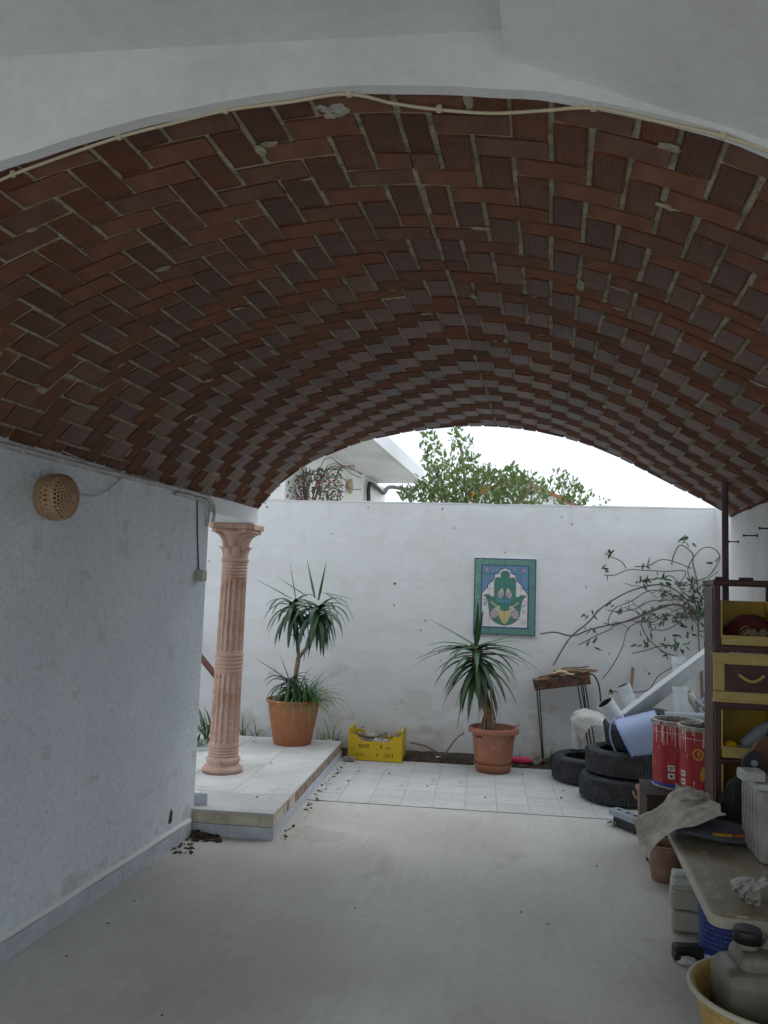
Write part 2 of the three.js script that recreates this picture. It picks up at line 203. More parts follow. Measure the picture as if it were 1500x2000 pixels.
// ------------------------------------------------------------------ brick vault
{
  const t = thing('brick_vault', 'barrel vault of ribbed red hollow bricks laid in herringbone over the carport', 'vault');
  // shell: mortar sheet seen between the bricks, closed off by a roof above
  const inner = [], outer = []; for (let i = 0; i <= 180; i++) { const { p, n } = atS(PS[PN] * i / 180); inner.push([p.x - n.x * 0.0075, p.y - n.y * 0.0075]); outer.push([p.x - n.x * 0.17, p.y - n.y * 0.17]); }
  mesh('mortar_bed', extrude(polyShape([...inner, ...outer.reverse()]), ZN - ZF, 0, 0, 0, ZF), M.mortar, t);
  // one ribbed brick, long side along local x, ribs along x, ribbed face towards +y (later the room side)
  function ribbed(L, Wd, ribs, variant) {
    const pos = [], T = 0.016, chip = 0.002;
    const quad = (a, b, c, d) => pos.push(...a, ...b, ...c, ...a, ...c, ...d);
    const prof2 = []; const step = (Wd - 0.008) / ribs; prof2.push([-Wd / 2, -0.0025], [-Wd / 2 + 0.003, 0]);
    for (let k = 0; k < ribs; k++) { const b0 = -Wd / 2 + 0.004 + k * step; prof2.push([b0 + step * 0.12, -0.0026], [b0 + step * 0.32, -0.0006], [b0 + step * 0.5, 0.0002], [b0 + step * 0.68, -0.0006], [b0 + step * 0.88, -0.0026]); }
    prof2.push([Wd / 2 - 0.003, 0], [Wd / 2, -0.0025]);
    const x0 = -L / 2, x1 = L / 2, sk = () => (hash(variant, pos.length, 3) - 0.5) * chip;
    for (let k = 0; k + 1 < prof2.length; k++) { const [z0, y0] = prof2[k], [z1, y1] = prof2[k + 1]; quad([x0 + 0.001, y0, z0], [x0 + 0.001, y1, z1], [x1 - 0.001, y1, z1], [x1 - 0.001, y0, z0]); }
    const w = Wd / 2, s0 = sk(), s1 = sk();
    quad([x0, -0.003, -w + s0], [x1, -0.003, -w + s1], [x1, -T, -w], [x0, -T, -w]); quad([x1, -0.003, w + s0], [x0, -0.003, w + s1], [x0, -T, w], [x1, -T, w]);
    quad([x0, -0.001, w], [x0, -0.001, -w], [x0, -T, -w], [x0, -T, w]); quad([x1, -0.001, -w], [x1, -0.001, w], [x1, -T, w], [x1, -T, -w]);
    const g = new THREE.BufferGeometry(); g.setAttribute('position', new THREE.Float32BufferAttribute(pos, 3)); g.computeVertexNormals(); return metreUV(g);
  }
  const MS = 0.102, MZ = 0.0945, HL = 0.192, HW = 0.085, VL = 0.179, VW = 0.0905;
  const gH = [0, 1, 2].map((v) => ribbed(HL, HW, 12, v)), gV = [3, 4, 5].map((v) => ribbed(VL, VW, 13, v)), cuts = {};
  const sSeam = sAtX(-0.40), list = [];
  const rows = Math.ceil((ZN - ZF) / MZ);
  for (const side of [-1, 1]) {
    const total = side < 0 ? sSeam : PS[PN] - sSeam, cols = Math.floor((total + 0.03) / MS) + 1;
    for (let r = -1; r <= rows; r++) for (let c = -4; c <= cols; c++) {
      // c counts away from the seam; a row further in shifts the pattern one unit away from the seam
      const ph = (((c - r) % 4) + 4) % 4;
      let kind = null, c0, c1, r0, r1;
      if (ph === 0) { kind = 'H'; c0 = c; c1 = c + 2; r0 = r; r1 = r + 1; } else if (ph === 3) { kind = 'V'; c0 = c; c1 = c + 1; r0 = r; r1 = r + 2; } else continue;
      // cut at the seam strip, at the springing and at both ends
      let a = c0 * MS + (side < 0 ? 0.003 : -0.02), b = c1 * MS + (side < 0 ? 0.003 : -0.02), z0 = ZN - r0 * MZ, z1 = ZN - r1 * MZ;
      const A = Math.max(a, side < 0 ? -0.010 + 0.014 * hash(r, c, 5) : -0.006 + 0.012 * hash(r, c, 6)), B = Math.min(b, total - 0.012), Z0 = Math.min(z0, ZN), Z1 = Math.max(z1, ZF);
      if (B - A < 0.024 || Z0 - Z1 < 0.028) continue;
      list.push({ kind, s: sSeam + side * (A + B) / 2, ls: B - A - (kind === 'H' ? 0.011 : 0.0115), z: (Z0 + Z1) / 2, lz: Z0 - Z1 - 0.0092, whole: A === a && B === b && Z0 === z0 && Z1 === z1 });
    }
  }
  for (const b of list) {
    const { p, tg, n } = atS(clamp(b.s, 0.005, PS[PN] - 0.005));
    const j = () => rnd(-1, 1);
    // axes: local x is the long side, y the room side
    const across = tg.clone(), along = V(0, 0, 1);
    const X = b.kind === 'H' ? across : along, Y = n.clone(), Z = X.clone().cross(Y);
    const q = new THREE.Quaternion().setFromRotationMatrix(M4.makeBasis(X, Y, Z));
    q.multiply(new THREE.Quaternion().setFromEuler(new THREE.Euler(j() * 0.014, j() * 0.018, j() * 0.012)));
    const L = b.kind === 'H' ? b.ls : b.lz, Wd = b.kind === 'H' ? b.lz : b.ls;
    const v = Math.floor(rnd(3)), base = b.kind === 'H' ? gH[v] : gV[v], bl = b.kind === 'H' ? HL : VL, bw = b.kind === 'H' ? HW : VW;
    b.geo = base; b.q = q; b.scale = V(L / bl * (1 - rnd(0.04)), 1, Wd / bw * (1 - rnd(0.06)));
    b.p = V(p.x, p.y, b.z).addScaledVector(n, rnd(-0.002, 0.003)).addScaledVector(X, j() * 0.0025).addScaledVector(Z, j() * 0.002);
    b.mat = Math.floor(rnd(brickTints.length));
    const d = b.p.clone().sub(C0), depth = -d.dot(camZ), sx = 750 + FOCAL * d.dot(camX) / depth, sy = 1000 - FOCAL * d.dot(camY) / depth;
    b.size = sx > -60 && sx < 1560 && sy > 0 ? Math.abs(d.clone().normalize().dot(n)) * b.ls * b.lz / (depth * depth) : 0;
  }
  list.sort((a, b) => b.size - a.size);
  const rest = brickTints.map(() => []);
  list.forEach((b, i) => {
    if (i < 300) { const m = mesh('brick', b.geo, M.brick[b.mat], t); m.position.copy(b.p); m.quaternion.copy(b.q); m.scale.copy(b.scale); if (i) m.name = 'brick_' + String(i).padStart(3, '0'); }
    else rest[b.mat].push(b.geo.clone().applyMatrix4(M4.compose(b.p, b.q, b.scale)));
  });
  // the far bricks stay real geometry, joined: one mesh, tinted brick by brick through vertex colours
  const all = []; rest.forEach((l, k) => l.forEach((g) => { const c = brickTints[k], arr = new Float32Array(g.attributes.position.count * 3); for (let i = 0; i < arr.length; i += 3) { arr[i] = c[0]; arr[i + 1] = c[1]; arr[i + 2] = c[2]; } g.setAttribute('color', new THREE.BufferAttribute(arr, 3)); all.push(g); }));
  const field = mesh('far_bricks', mergeGeometries(all), new THREE.MeshPhysicalMaterial({ side: THREE.DoubleSide, specularIntensity: 0.9, vertexColors: true, map: clayMap, roughness: 0.36, bumpMap: bumpFine, bumpScale: 0.0004 }), t); field.userData.kind = 'stuff';
  // smears of mortar squeezed over brick edges, and the broken brick patched with plaster by the mouth
  const sm = []; for (let i = 0; i < 70; i++) { const b = list[Math.floor(rnd(700)) % list.length], { n } = atS(clamp(b.s, 0.01, PS[PN] - 0.01)); const along = b.kind === 'H' ? rnd() < 0.6 : rnd() < 0.4; const g = lump(rnd(0.006, 0.015), 0.45, 1, along ? rnd(1.5, 3.5) : 1, 0.16, along ? 1 : rnd(1.5, 3)); const lx = (along ? rnd(-0.45, 0.45) : (rnd() < 0.5 ? -0.5 : 0.5)) * (b.kind === 'H' ? b.ls : b.lz), lz = (along ? (rnd() < 0.5 ? -0.5 : 0.5) : rnd(-0.45, 0.45)) * (b.kind === 'H' ? b.lz : b.ls); sm.push(g.translate(lx, 0.0002, lz).applyMatrix4(M4.compose(b.p, b.q, V(1, 1, 1)))); }
  mesh('mortar_smears', merge(sm), M.mortar, t).userData.kind = 'stuff';
  const pq = onVault(655, 218, 0.004), pl = []; for (let i = 0; i < 7; i++) pl.push(lump(rnd(0.008, 0.02), 0.4, 2, 1.2, 0.14, 0.9).translate(pq.x + rnd(-0.035, 0.035), yAtX(pq.x) - 0.002, pq.z + rnd(-0.03, 0.03))); mesh('plaster_patch', merge(pl), M.stone[0], t);
  // plastered edge of the roof above the vault
  const roof = [[-2.75, 2.1], [-2.75, 3.2], [1.75, 3.2], [1.75, 2.1]]; const up = [...outer].map((q) => [q[0], q[1] + 0.0015]);
  mesh('roof_fill', extrude(polyShape([[-2.75, 2.22], [-2.75, 3.15], [1.75, 3.15], [1.75, 2.22], ...up.filter((q) => q[1] > 2.22)]), ZN - ZF - 0.14, 0, 0, 0, ZF + 0.12), M.plaster, t);
}

// ------------------------------------------------------------------ arch wall, ceiling, sloped soffit of the stair above
const ZFACE = -1.795, ceilY = (x) => 2.887 - 0.0543 * x;
{
  const pts = []; for (let i = 0; i <= 100; i++) { const { p, n } = atS(PS[PN] * i / 100); const o = 0.003 + 0.011 * vn(i * 0.35, 3.5, 999, 6); pts.push([p.x + n.x * o, p.y + n.y * o]); }
  const s = polyShape([[-3.4, 0], [-3.4, ceilY(-3.4) + 0.1], [2.6, ceilY(2.6) + 0.1], [2.6, 0], [1.202, 0], ...pts.reverse(), [-2.214, 2.1], [-2.214, 0]]);
  solo('arch_wall', extrude(s, 0.036, 0, 0, 0, ZFACE - 0.038), M.plaster, 'white plastered wall above the vault mouth, cut by a wide arch', 'wall');
  const c = polyShape([[-3.4, ceilY(-3.4)], [3.4, ceilY(3.4)], [3.4, 3.3], [-3.4, 3.3]]);
  solo('porch_ceiling', extrude(c, 6.0, 0, 0, 0, ZFACE - 0.02), M.ceiling, 'flat white plastered ceiling in front of the arch', 'ceiling');  // out of view, extra depth and width added to shade the near floor
  const x0 = -0.116, y0 = 2.829, sl = (2.659 - 2.829) / (0.221 + 0.116), under = []; for (let x = 0.24; x <= 1.19; x += 0.05) under.push([x, Math.max(yAtX(x) + 0.014, y0 + sl * (x - x0))]);
  const w = polyShape([[x0, y0], ...under, [1.198, yAtX(1.198) + 0.014], [1.198, ceilY(1.198) - 0.002], [x0, ceilY(x0) - 0.002]]);
  solo('stair_underside', extrude(w, 4.2, 0.006, 0, 0, ZFACE - 0.02), M.ceiling, 'grey white sloping soffit of a stair, falling towards the right wall', 'soffit');
}
// ------------------------------------------------------------------ left wall, beam, right wall
const XL = -2.215, XR = 1.2;
{
  const t = thing('side_wall', 'long roughcast white wall carrying the vault beside the tiled step', 'wall');
  mesh('wall', span(XL - 0.38, XL, 0, 2.20, -5.04, -1.834), M.roughcast, t);
  mesh('wall_return', span(XL - 0.38, XL, 0, 2.9, -1.792, -1.5), M.roughcast, t);
  // skirting: tiles with a rounded plaster lip above
  for (let z = -1.5; z > -4.9; z -= 0.33) { const z1 = Math.max(z - 0.327, -4.985); mesh('skirting_tile', span(XL + 0.001, XL + 0.016, 0.001, 0.085, z1, z), M.riserBlue, t); }
  const lip = []; for (let z = -1.52; z >= -4.99; z -= 0.3465) lip.push(V(XL + 0.002 + rnd(0.002), 0.098 + rnd(-0.003, 0.003), z)); mesh('skirting_lip', tube(lip, 0.016, 60, 8), M.whiteBeam, t);
  mesh('chipped_spot', lump(0.028, 0.4, 2, 0.12, 1.5, 0.7).translate(onX(333, 1596, XL).x, onX(333, 1596, XL).y, onX(333, 1596, XL).z), M.soil, t);
  const b = thing('white_beam', 'short smooth white beam from the wall end to the column top', 'beam');
  const bs = polyShape([[XL - 0.36, 2.062], [XL + 0.001, 2.062], [XL + 0.001, 2.215], [XL - 0.2, 2.26], [XL - 0.36, 2.26]]);
  mesh('beam', extrude(bs, 0.895, 0.004, 0, 0, -5.94), M.whiteBeam, b);
  const r = thing('carport_wall', 'bare white wall behind the plastic drawer tower, carrying the vault', 'wall');
  mesh('wall', span(XR, XR + 0.25, 0, 2.2, -5.95, -1.836), M.plaster, r);
}
// iron pegs in the right wall
[[1423, 1442, 1058], [1453, 1479, 1046], [1484, 1511, 1032]].forEach(([a, b, y]) => {
  const root = onX(b, y, XR - 0.002), tip = onZ(a, y, root.z + 0.01); const t = thing('iron_peg', 'dark iron peg sticking out of the bare white wall above the drawer tower', 'peg', root.toArray(), 0, 'iron pegs in the wall');
  const d = tip.sub(root); mesh('rod', bar(V(0, 0, 0), d, 0.004), M.iron, t); mesh('tip', lump(0.008, 0.2, 1).translate(d.x, d.y, d.z), M.iron, t); mesh('wall_plate', cyl(0.01, 0.01, 0.004, 10, 0, 0, 0, 0, 0, Math.PI / 2), M.iron, t);
});
{ // steel pole behind the drawer tower
  const f = onZ(1417, 1140, -5.08); const top = yAtX(f.x) + 0.0;
  const t = thing('steel_pole', 'thin purple brown steel pole standing behind the drawer tower up to the vault', 'pole', [f.x, 0, f.z]);
  mesh('tube', cyl(0.019, 0.019, top, 16, 0, top / 2, 0), M.purplePaint, t); mesh('foot_plate', box(0.1, 0.008, 0.1, 0, 0.004, 0), M.purplePaint, t);
}
// ------------------------------------------------------------------ courtyard: tiles, platform, soil, walls
const WALLW = 1.9, SOILW = 1.55, SOILY = 0.03;
{
  // paving
  const t = new THREE.Group(); t.name = 'court_paving'; t.userData.kind = 'structure'; scene.add(t); t.position.copy(CO); t.rotation.y = CT;
  mesh('paving_bed', span(-0.05, 3.48, -0.025, 0.003, -SOILW, 0), M.grout, t);
  const S = 0.237, n = 15, m = 7; const geos = [0, 1, 2].map((k) => rbox(S - 0.003, 0.012, S - 0.003, 0.0015, k * 0.31, 0, k * 0.17).translate(-k * 0.31, 0, -k * 0.17));
  for (let i = 0; i < n; i++) for (let j = 0; j < m; j++) {
    const d0 = j * S, d1 = Math.min(SOILW, d0 + S); if (d1 - d0 < 0.05) continue;
    const q = mesh('floor_tile', geos[Math.floor(rnd(3))], M.tile[Math.floor(rnd(3))], t); q.scale.z = (d1 - d0 - 0.003) / (S - 0.003);
    q.position.set(0.02 + (i + 0.5) * S, 0.0 + rnd(-0.0006, 0.0006), -(d0 + d1) / 2); q.rotation.set(rnd(-0.002, 0.002), 0, rnd(-0.002, 0.002));
    if (i || j) q.name = 'floor_tile_' + String(i * m + j).padStart(3, '0');
  }
}
{
  const t = thing('tiled_platform', 'low cream tiled platform under the pink column and the clay pot', 'platform', CO.toArray(), CT);
  const X1 = 0.0, X0 = -2.6, Z0 = 1.0, Z1 = -1.52, Hh = 0.16;   // court frame: z = -w
  const X1f = 0.03;
  mesh('core', span(X0, X1f - 0.014, -0.02, Hh - 0.012, Z1, Z0 - 0.014), M.grout, t);
  // top slabs
  let k = 0; const zs = [Z0 + 0.004, 0.55, 0.14, -0.27, -0.68, -1.09, Z1];
  for (let a = 0; a + 1 < zs.length; a++) { let x = X1f + 0.004; let first = true; while (x > X0) { const w = first ? (a === 0 ? 0.62 : 0.42) : 0.42, x0 = Math.max(X0, x - w); first = false; const q = mesh(k ? 'top_tile_' + String(k).padStart(3, '0') : 'top_tile', rbox(x - x0 - 0.003, 0.014, zs[a] - zs[a + 1] - 0.003, 0.0025, (x + x0) / 2, Hh - 0.006 + rnd(-0.0006, 0.0006), (zs[a] + zs[a + 1]) / 2), M.tile[(k * 2 + a) % 3], t); k++; x = x0; } }
  // risers: an upper cream course and a lower blue white course
  const front = Z0, fx = [X1f, -0.26, -0.47, -0.75]; for (let i = 0; i < 3; i++) { mesh('riser_tile', span(fx[i + 1] + 0.001, fx[i] - 0.001, 0.078, Hh - 0.014, front - 0.014, front), M.riserCream, t); mesh('riser_tile', span(fx[i + 1] + 0.001, fx[i] - 0.001, 0.0, 0.075, front - 0.013, front + 0.003), M.riserBlue, t); }
  let z = Z0, i = 0; while (z > Z1) { const l = [0.36, 0.07, 0.17, 0.3, 0.21, 0.3, 0.12, 0.33, 0.3, 0.4][i % 10], z1 = Math.max(Z1, z - l); mesh('riser_tile', span(X1f - 0.013, X1f + (i % 2 ? 0.0005 : 0.002), 0.08, Hh - 0.014, z1 + 0.001, z - 0.001), i < 1 ? M.riserCream : (i === 2 ? M.riserCream : M.riserWorn), t); z = z1; i++; }
  z = Z0; while (z > Z1) { const z1 = Math.max(Z1, z - 0.33); mesh('riser_tile', span(X1f - 0.012, X1f + 0.005, 0.0, 0.076, z1 + 0.001, z - 0.001), M.riserBlue, t); z = z1; }
  mesh('corner_upstand', span(-0.60, -0.435, Hh + 0.002, Hh + 0.075, Z0 - 0.10, Z0 - 0.088), M.riserBlue, t);
}
{ // soil bed along the wall and behind the platform
  const g = new THREE.PlaneGeometry(9, 0.36, 240, 12); g.rotateX(-Math.PI / 2); const p = g.attributes.position; for (let i = 0; i < p.count; i++) p.setY(i, p.getY(i) + 0.03 * fbm((p.getX(i) + 5) / 10, (p.getZ(i) + 1) / 10, 60, 3, 7) - (p.getZ(i) > 0.165 ? 0.02 : 0)); g.computeVertexNormals();
  const m = structure('soil_bed', metreUV(g), M.soil); m.position.copy(court(0, SOILY - 0.012, SOILW + 0.178)); m.rotation.y = CT;
  const g2 = new THREE.PlaneGeometry(3.2, 2.9, 60, 60); g2.rotateX(-Math.PI / 2); const p2 = g2.attributes.position; for (let i = 0; i < p2.count; i++) p2.setY(i, 0.04 * fbm((p2.getX(i) + 5) / 10, (p2.getZ(i) + 5) / 10, 50, 3, 9)); g2.computeVertexNormals();
  const m2 = structure('planting_bed', metreUV(g2), M.soil); m2.position.copy(court(-4.2, 0.05, 0.4)); m2.rotation.y = CT;
}
{ // courtyard wall with its dirt and specks, a thick slab
  const W = 1024, H = 420, L = 8.4, HH = 2.44, U0 = -4.7;
  const map = tex(W, H, (u, v) => {
    const a = fbm(u, v, 7, 6, 101, 0.55), k = fbm(u, v * 0.4, 60, 3, 105);
    let c = mix3([0.62, 0.615, 0.60], [0.765, 0.765, 0.76], clamp(0.5 + 0.9 * (a - 0.5) + 0.5 * (k - 0.5)));
    const uu = U0 + u * L, y = v * HH, b = fbm(u * 2, v * 0.6, 16, 5, 111, 0.6), b2 = fbm(u * 3, v, 40, 3, 117);
    const splash = smooth(0.50, 0.66, b + 0.25 * (b2 - 0.5) - 0.30 * y + 0.06) * (y < 0.9 ? 1 : 0);                  // mud thrown up from the bed, with ragged outlines
    c = mix3(c, [0.44, 0.39, 0.31], 0.4 * splash);
    const patch = smooth(0.57, 0.70, fbm(u * 2, v, 24, 4, 121) + (uu > 0.55 && uu < 1.25 && y > 0.2 && y < 0.62 ? 0.14 : -0.2)); c = mix3(c, [0.50, 0.465, 0.40], 0.3 * patch);
    const run = smooth(0.66, 0.78, fbm(u * 6, v * 0.35, 30, 3, 131)) * smooth(1.4, 2.3, y); c = mix3(c, [0.50, 0.49, 0.46], 0.18 * run);
    const sp = hash(Math.floor(u * 420), Math.floor(v * 130), 9); if (sp > 0.9994) c = [0.36, 0.34, 0.31];
    return c;
  }, true);
  const t = thing('courtyard_wall', 'high white rendered wall closing the courtyard, carrying the hand tile panel', 'wall', court(U0, 0, WALLW).toArray(), CT);
  const g = new THREE.BoxGeometry(L, HH, 0.2).translate(L / 2, HH / 2, -0.1); g.attributes.uv.needsUpdate = true;
  mesh('wall', g, std({ map, roughness: 0.92, bumpMap: tex(512, 256, (u, v) => 0.5 * fbm(u, v * 0.5, 30, 4, 141) + 0.5 * fbm(u, v * 0.5, 120, 2, 143), false), bumpScale: 0.004 }), t);
  const cap = []; for (let i = 0; i <= 40; i++) cap.push(V(L * i / 40, HH + 0.002 + rnd(-0.006, 0.004), -0.1)); const cg = new THREE.BoxGeometry(L, 0.014, 0.206, 120, 1, 1).translate(L / 2, HH + 0.008, -0.1); const cp = cg.attributes.position; for (let i = 0; i < cp.count; i++) if (cp.getY(i) > HH + 0.01) cp.setY(i, cp.getY(i) + (vn(cp.getX(i) * 6, 0.5, 999, 4) - 0.5) * 0.014); cg.computeVertexNormals(); mesh('coping', metreUV(cg), M.plaster, t);
  // small dark nail holes and a gecko-like crack mark
  [[771, 1140, 5], [770, 1182, 3], [648, 1043, 2.6], [522, 990, 3.4], [553, 1178, 3], [831, 1212, 2.6], [1117, 1024, 3]].forEach(([px, py, r]) => { const q = onW(px, py, WALLW - 0.003).sub(t.position).applyAxisAngle(V(0, 1, 0), -CT); mesh('wall_mark', lump(r * 0.0024, 0.4, 1, 1.2, 1, 0.25).translate(q.x, q.y, q.z), M.darkWire, t); });
  const s = thing('court_side_wall', 'white side wall of the courtyard behind the steel pole', 'wall', court(3.485, 0, WALLW).toArray(), CT);
  mesh('wall', box(0.2, 2.44, 2.15, 0.1, 1.22, 1.07), M.plaster, s);
}
const wallW = WALLW;

// ------------------------------------------------------------------ hand tile panel
{
  const cv = document.createElement('canvas'); cv.width = 512; cv.height = 640; const c = cv.getContext('2d');
  c.fillStyle = '#1f2a55'; c.fillRect(0, 0, 512, 640);
  c.fillStyle = '#4d8474'; c.fillRect(10, 10, 492, 620);
  for (let i = 0; i < 240; i++) { const side = i % 4, q = rnd(), x = side === 0 ? 14 + rnd(42) : side === 1 ? 456 + rnd(42) : 12 + q * 488, y = side === 2 ? 14 + rnd(40) : side === 3 ? 586 + rnd(40) : 12 + q * 616; c.strokeStyle = ['#9cc07a', '#24505e', '#5d9c86', '#2a6a4c'][i % 4]; c.lineWidth = 3; c.beginPath(); c.moveTo(x - 9, y + 6); c.quadraticCurveTo(x, y - 7, x + 9, y - 4); c.stroke(); }
  c.fillStyle = '#1b2450'; c.fillRect(58, 56, 396, 528); c.fillStyle = '#4f7f9c'; c.fillRect(66, 64, 380, 512);
  // white field with a scalloped ogee top
  c.fillStyle = '#e9e2dc'; c.strokeStyle = '#1d2a66'; c.lineWidth = 7; c.beginPath(); c.moveTo(66, 576); c.lineTo(66, 300); c.quadraticCurveTo(90, 262, 112, 246); c.quadraticCurveTo(110, 214, 150, 196); c.quadraticCurveTo(168, 170, 170, 132); c.quadraticCurveTo(204, 138, 214, 96); c.quadraticCurveTo(236, 92, 256, 78); c.quadraticCurveTo(276, 92, 298, 96); c.quadraticCurveTo(308, 138, 342, 132); c.quadraticCurveTo(344, 170, 362, 196); c.quadraticCurveTo(402, 214, 400, 246); c.quadraticCurveTo(424, 262, 446, 300); c.lineTo(446, 576); c.closePath(); c.fill(); c.stroke();
  for (const [x, y, r] of [[104, 98, 15], [180, 92, 9], [332, 92, 9], [408, 98, 15], [98, 176, 8], [414, 176, 8]]) { c.fillStyle = '#c05562'; c.beginPath(); c.arc(x, y, r, 0, 7); c.fill(); c.fillStyle = '#e9c9c4'; c.beginPath(); c.arc(x, y, r * 0.42, 0, 7); c.fill(); }
  // the hand
  c.fillStyle = '#23705a'; c.strokeStyle = '#8a6a52'; c.lineWidth = 5; c.beginPath(); c.moveTo(168, 318); c.lineTo(168, 190); c.quadraticCurveTo(170, 162, 196, 160); c.quadraticCurveTo(216, 160, 220, 172); c.lineTo(220, 128); c.quadraticCurveTo(226, 104, 256, 104); c.quadraticCurveTo(288, 104, 294, 128); c.lineTo(294, 172); c.quadraticCurveTo(300, 160, 318, 160); c.quadraticCurveTo(342, 162, 346, 190); c.lineTo(346, 318); c.quadraticCurveTo(366, 330, 380, 312); c.quadraticCurveTo(404, 294, 434, 316); c.quadraticCurveTo(404, 330, 396, 372); c.quadraticCurveTo(386, 424, 380, 470); c.quadraticCurveTo(362, 548, 257, 560); c.quadraticCurveTo(152, 548, 134, 470); c.quadraticCurveTo(128, 424, 118, 372); c.quadraticCurveTo(110, 330, 80, 316); c.quadraticCurveTo(110, 294, 134, 312); c.quadraticCurveTo(148, 330, 168, 318); c.closePath(); c.fill(); c.stroke();
  c.strokeStyle = '#17594a'; c.lineWidth = 4; for (const x of [220, 294]) { c.beginPath(); c.moveTo(x, 172); c.lineTo(x, 262); c.stroke(); }
  c.fillStyle = '#3f7da6'; c.beginPath(); c.moveTo(166, 318); c.quadraticCurveTo(200, 372, 256, 368); c.quadraticCurveTo(314, 372, 348, 318); c.quadraticCurveTo(330, 350, 256, 345); c.quadraticCurveTo(186, 350, 166, 318); c.fill();
  // paired fish, a heart shaped blossom
  for (const [x, y, s, a] of [[222, 300, 1, 0.25], [290, 300, -1, -0.25], [178, 458, 1.35, 0.5], [336, 458, -1.35, -0.5]]) { c.save(); c.translate(x, y); c.rotate(a); c.scale(s, Math.abs(s)); c.fillStyle = '#efe2cf'; c.beginPath(); c.ellipse(0, 0, 24, 34, 0, 0, 7); c.fill(); c.lineWidth = 5; for (let i = -2; i < 4; i++) { c.strokeStyle = i % 2 ? '#3a3f86' : '#b05a78'; c.beginPath(); c.moveTo(-22, i * 9 + 2); c.quadraticCurveTo(0, i * 9 - 7, 22, i * 9 + 5); c.stroke(); } c.fillStyle = '#d9cf9d'; c.beginPath(); c.ellipse(0, -36, 12, 15, 0, 0, 7); c.fill(); c.restore(); }
  c.strokeStyle = '#b9b27a'; c.lineWidth = 13; c.beginPath(); c.moveTo(142, 366); c.quadraticCurveTo(206, 408, 226, 448); c.moveTo(372, 366); c.quadraticCurveTo(308, 408, 288, 448); c.stroke();
  c.fillStyle = '#d8b765'; c.beginPath(); c.moveTo(257, 552); c.quadraticCurveTo(202, 500, 212, 452); c.quadraticCurveTo(228, 424, 257, 444); c.quadraticCurveTo(286, 424, 302, 452); c.quadraticCurveTo(312, 500, 257, 552); c.fill();
  for (let i = 0; i < 36; i++) { const l = i % 2, y = 330 + rnd(236), x = l ? 82 + rnd(36) : 396 + rnd(40); c.strokeStyle = ['#2f6e56', '#b4636c', '#2b3a78'][i % 3]; c.lineWidth = 3; c.beginPath(); c.arc(x, y, 4 + rnd(5), rnd(6), rnd(6)); c.stroke(); }
  c.fillStyle = 'rgba(150,156,166,0.24)'; c.fillRect(0, 0, 512, 640);
  const map = new THREE.CanvasTexture(cv); map.colorSpace = THREE.SRGBColorSpace; const mat = std({ map, roughness: 0.3 });
  const tl = onW(927, 1089, wallW - 0.02), tr = onW(1048, 1092, wallW - 0.02), bl = onW(922, 1238, wallW - 0.02);
  const Wd = tr.distanceTo(tl), Hd = tl.y - bl.y, t = thing('hand_tile_panel', 'framed ceramic tile panel of a green open hand with blue corners on white wall', 'tile panel', [tl.x, bl.y, tl.z], CT);
  mesh('backing', box(Wd + 0.012, Hd + 0.012, 0.012, Wd / 2, Hd / 2, -0.012), M.whiteBeam, t);
  for (let i = 0; i < 4; i++) for (let j = 0; j < 5; j++) { const w = Wd / 4, h = Hd / 5, g = new THREE.BoxGeometry(w - 0.002, h - 0.002, 0.008), uv = g.attributes.uv; for (let k = 0; k < uv.count; k++) uv.setXY(k, (i + lerp(0.008, 0.992, uv.getX(k))) / 4, (j + lerp(0.008, 0.992, uv.getY(k))) / 5); const q = mesh(i || j ? 'tile_' + String(i * 5 + j).padStart(3, '0') : 'tile', g, mat, t); q.position.set((i + 0.5) * w, (j + 0.5) * h, rnd(-0.0008, 0.0008)); q.rotation.set(rnd(-0.006, 0.006), rnd(-0.006, 0.006), 0); }
}

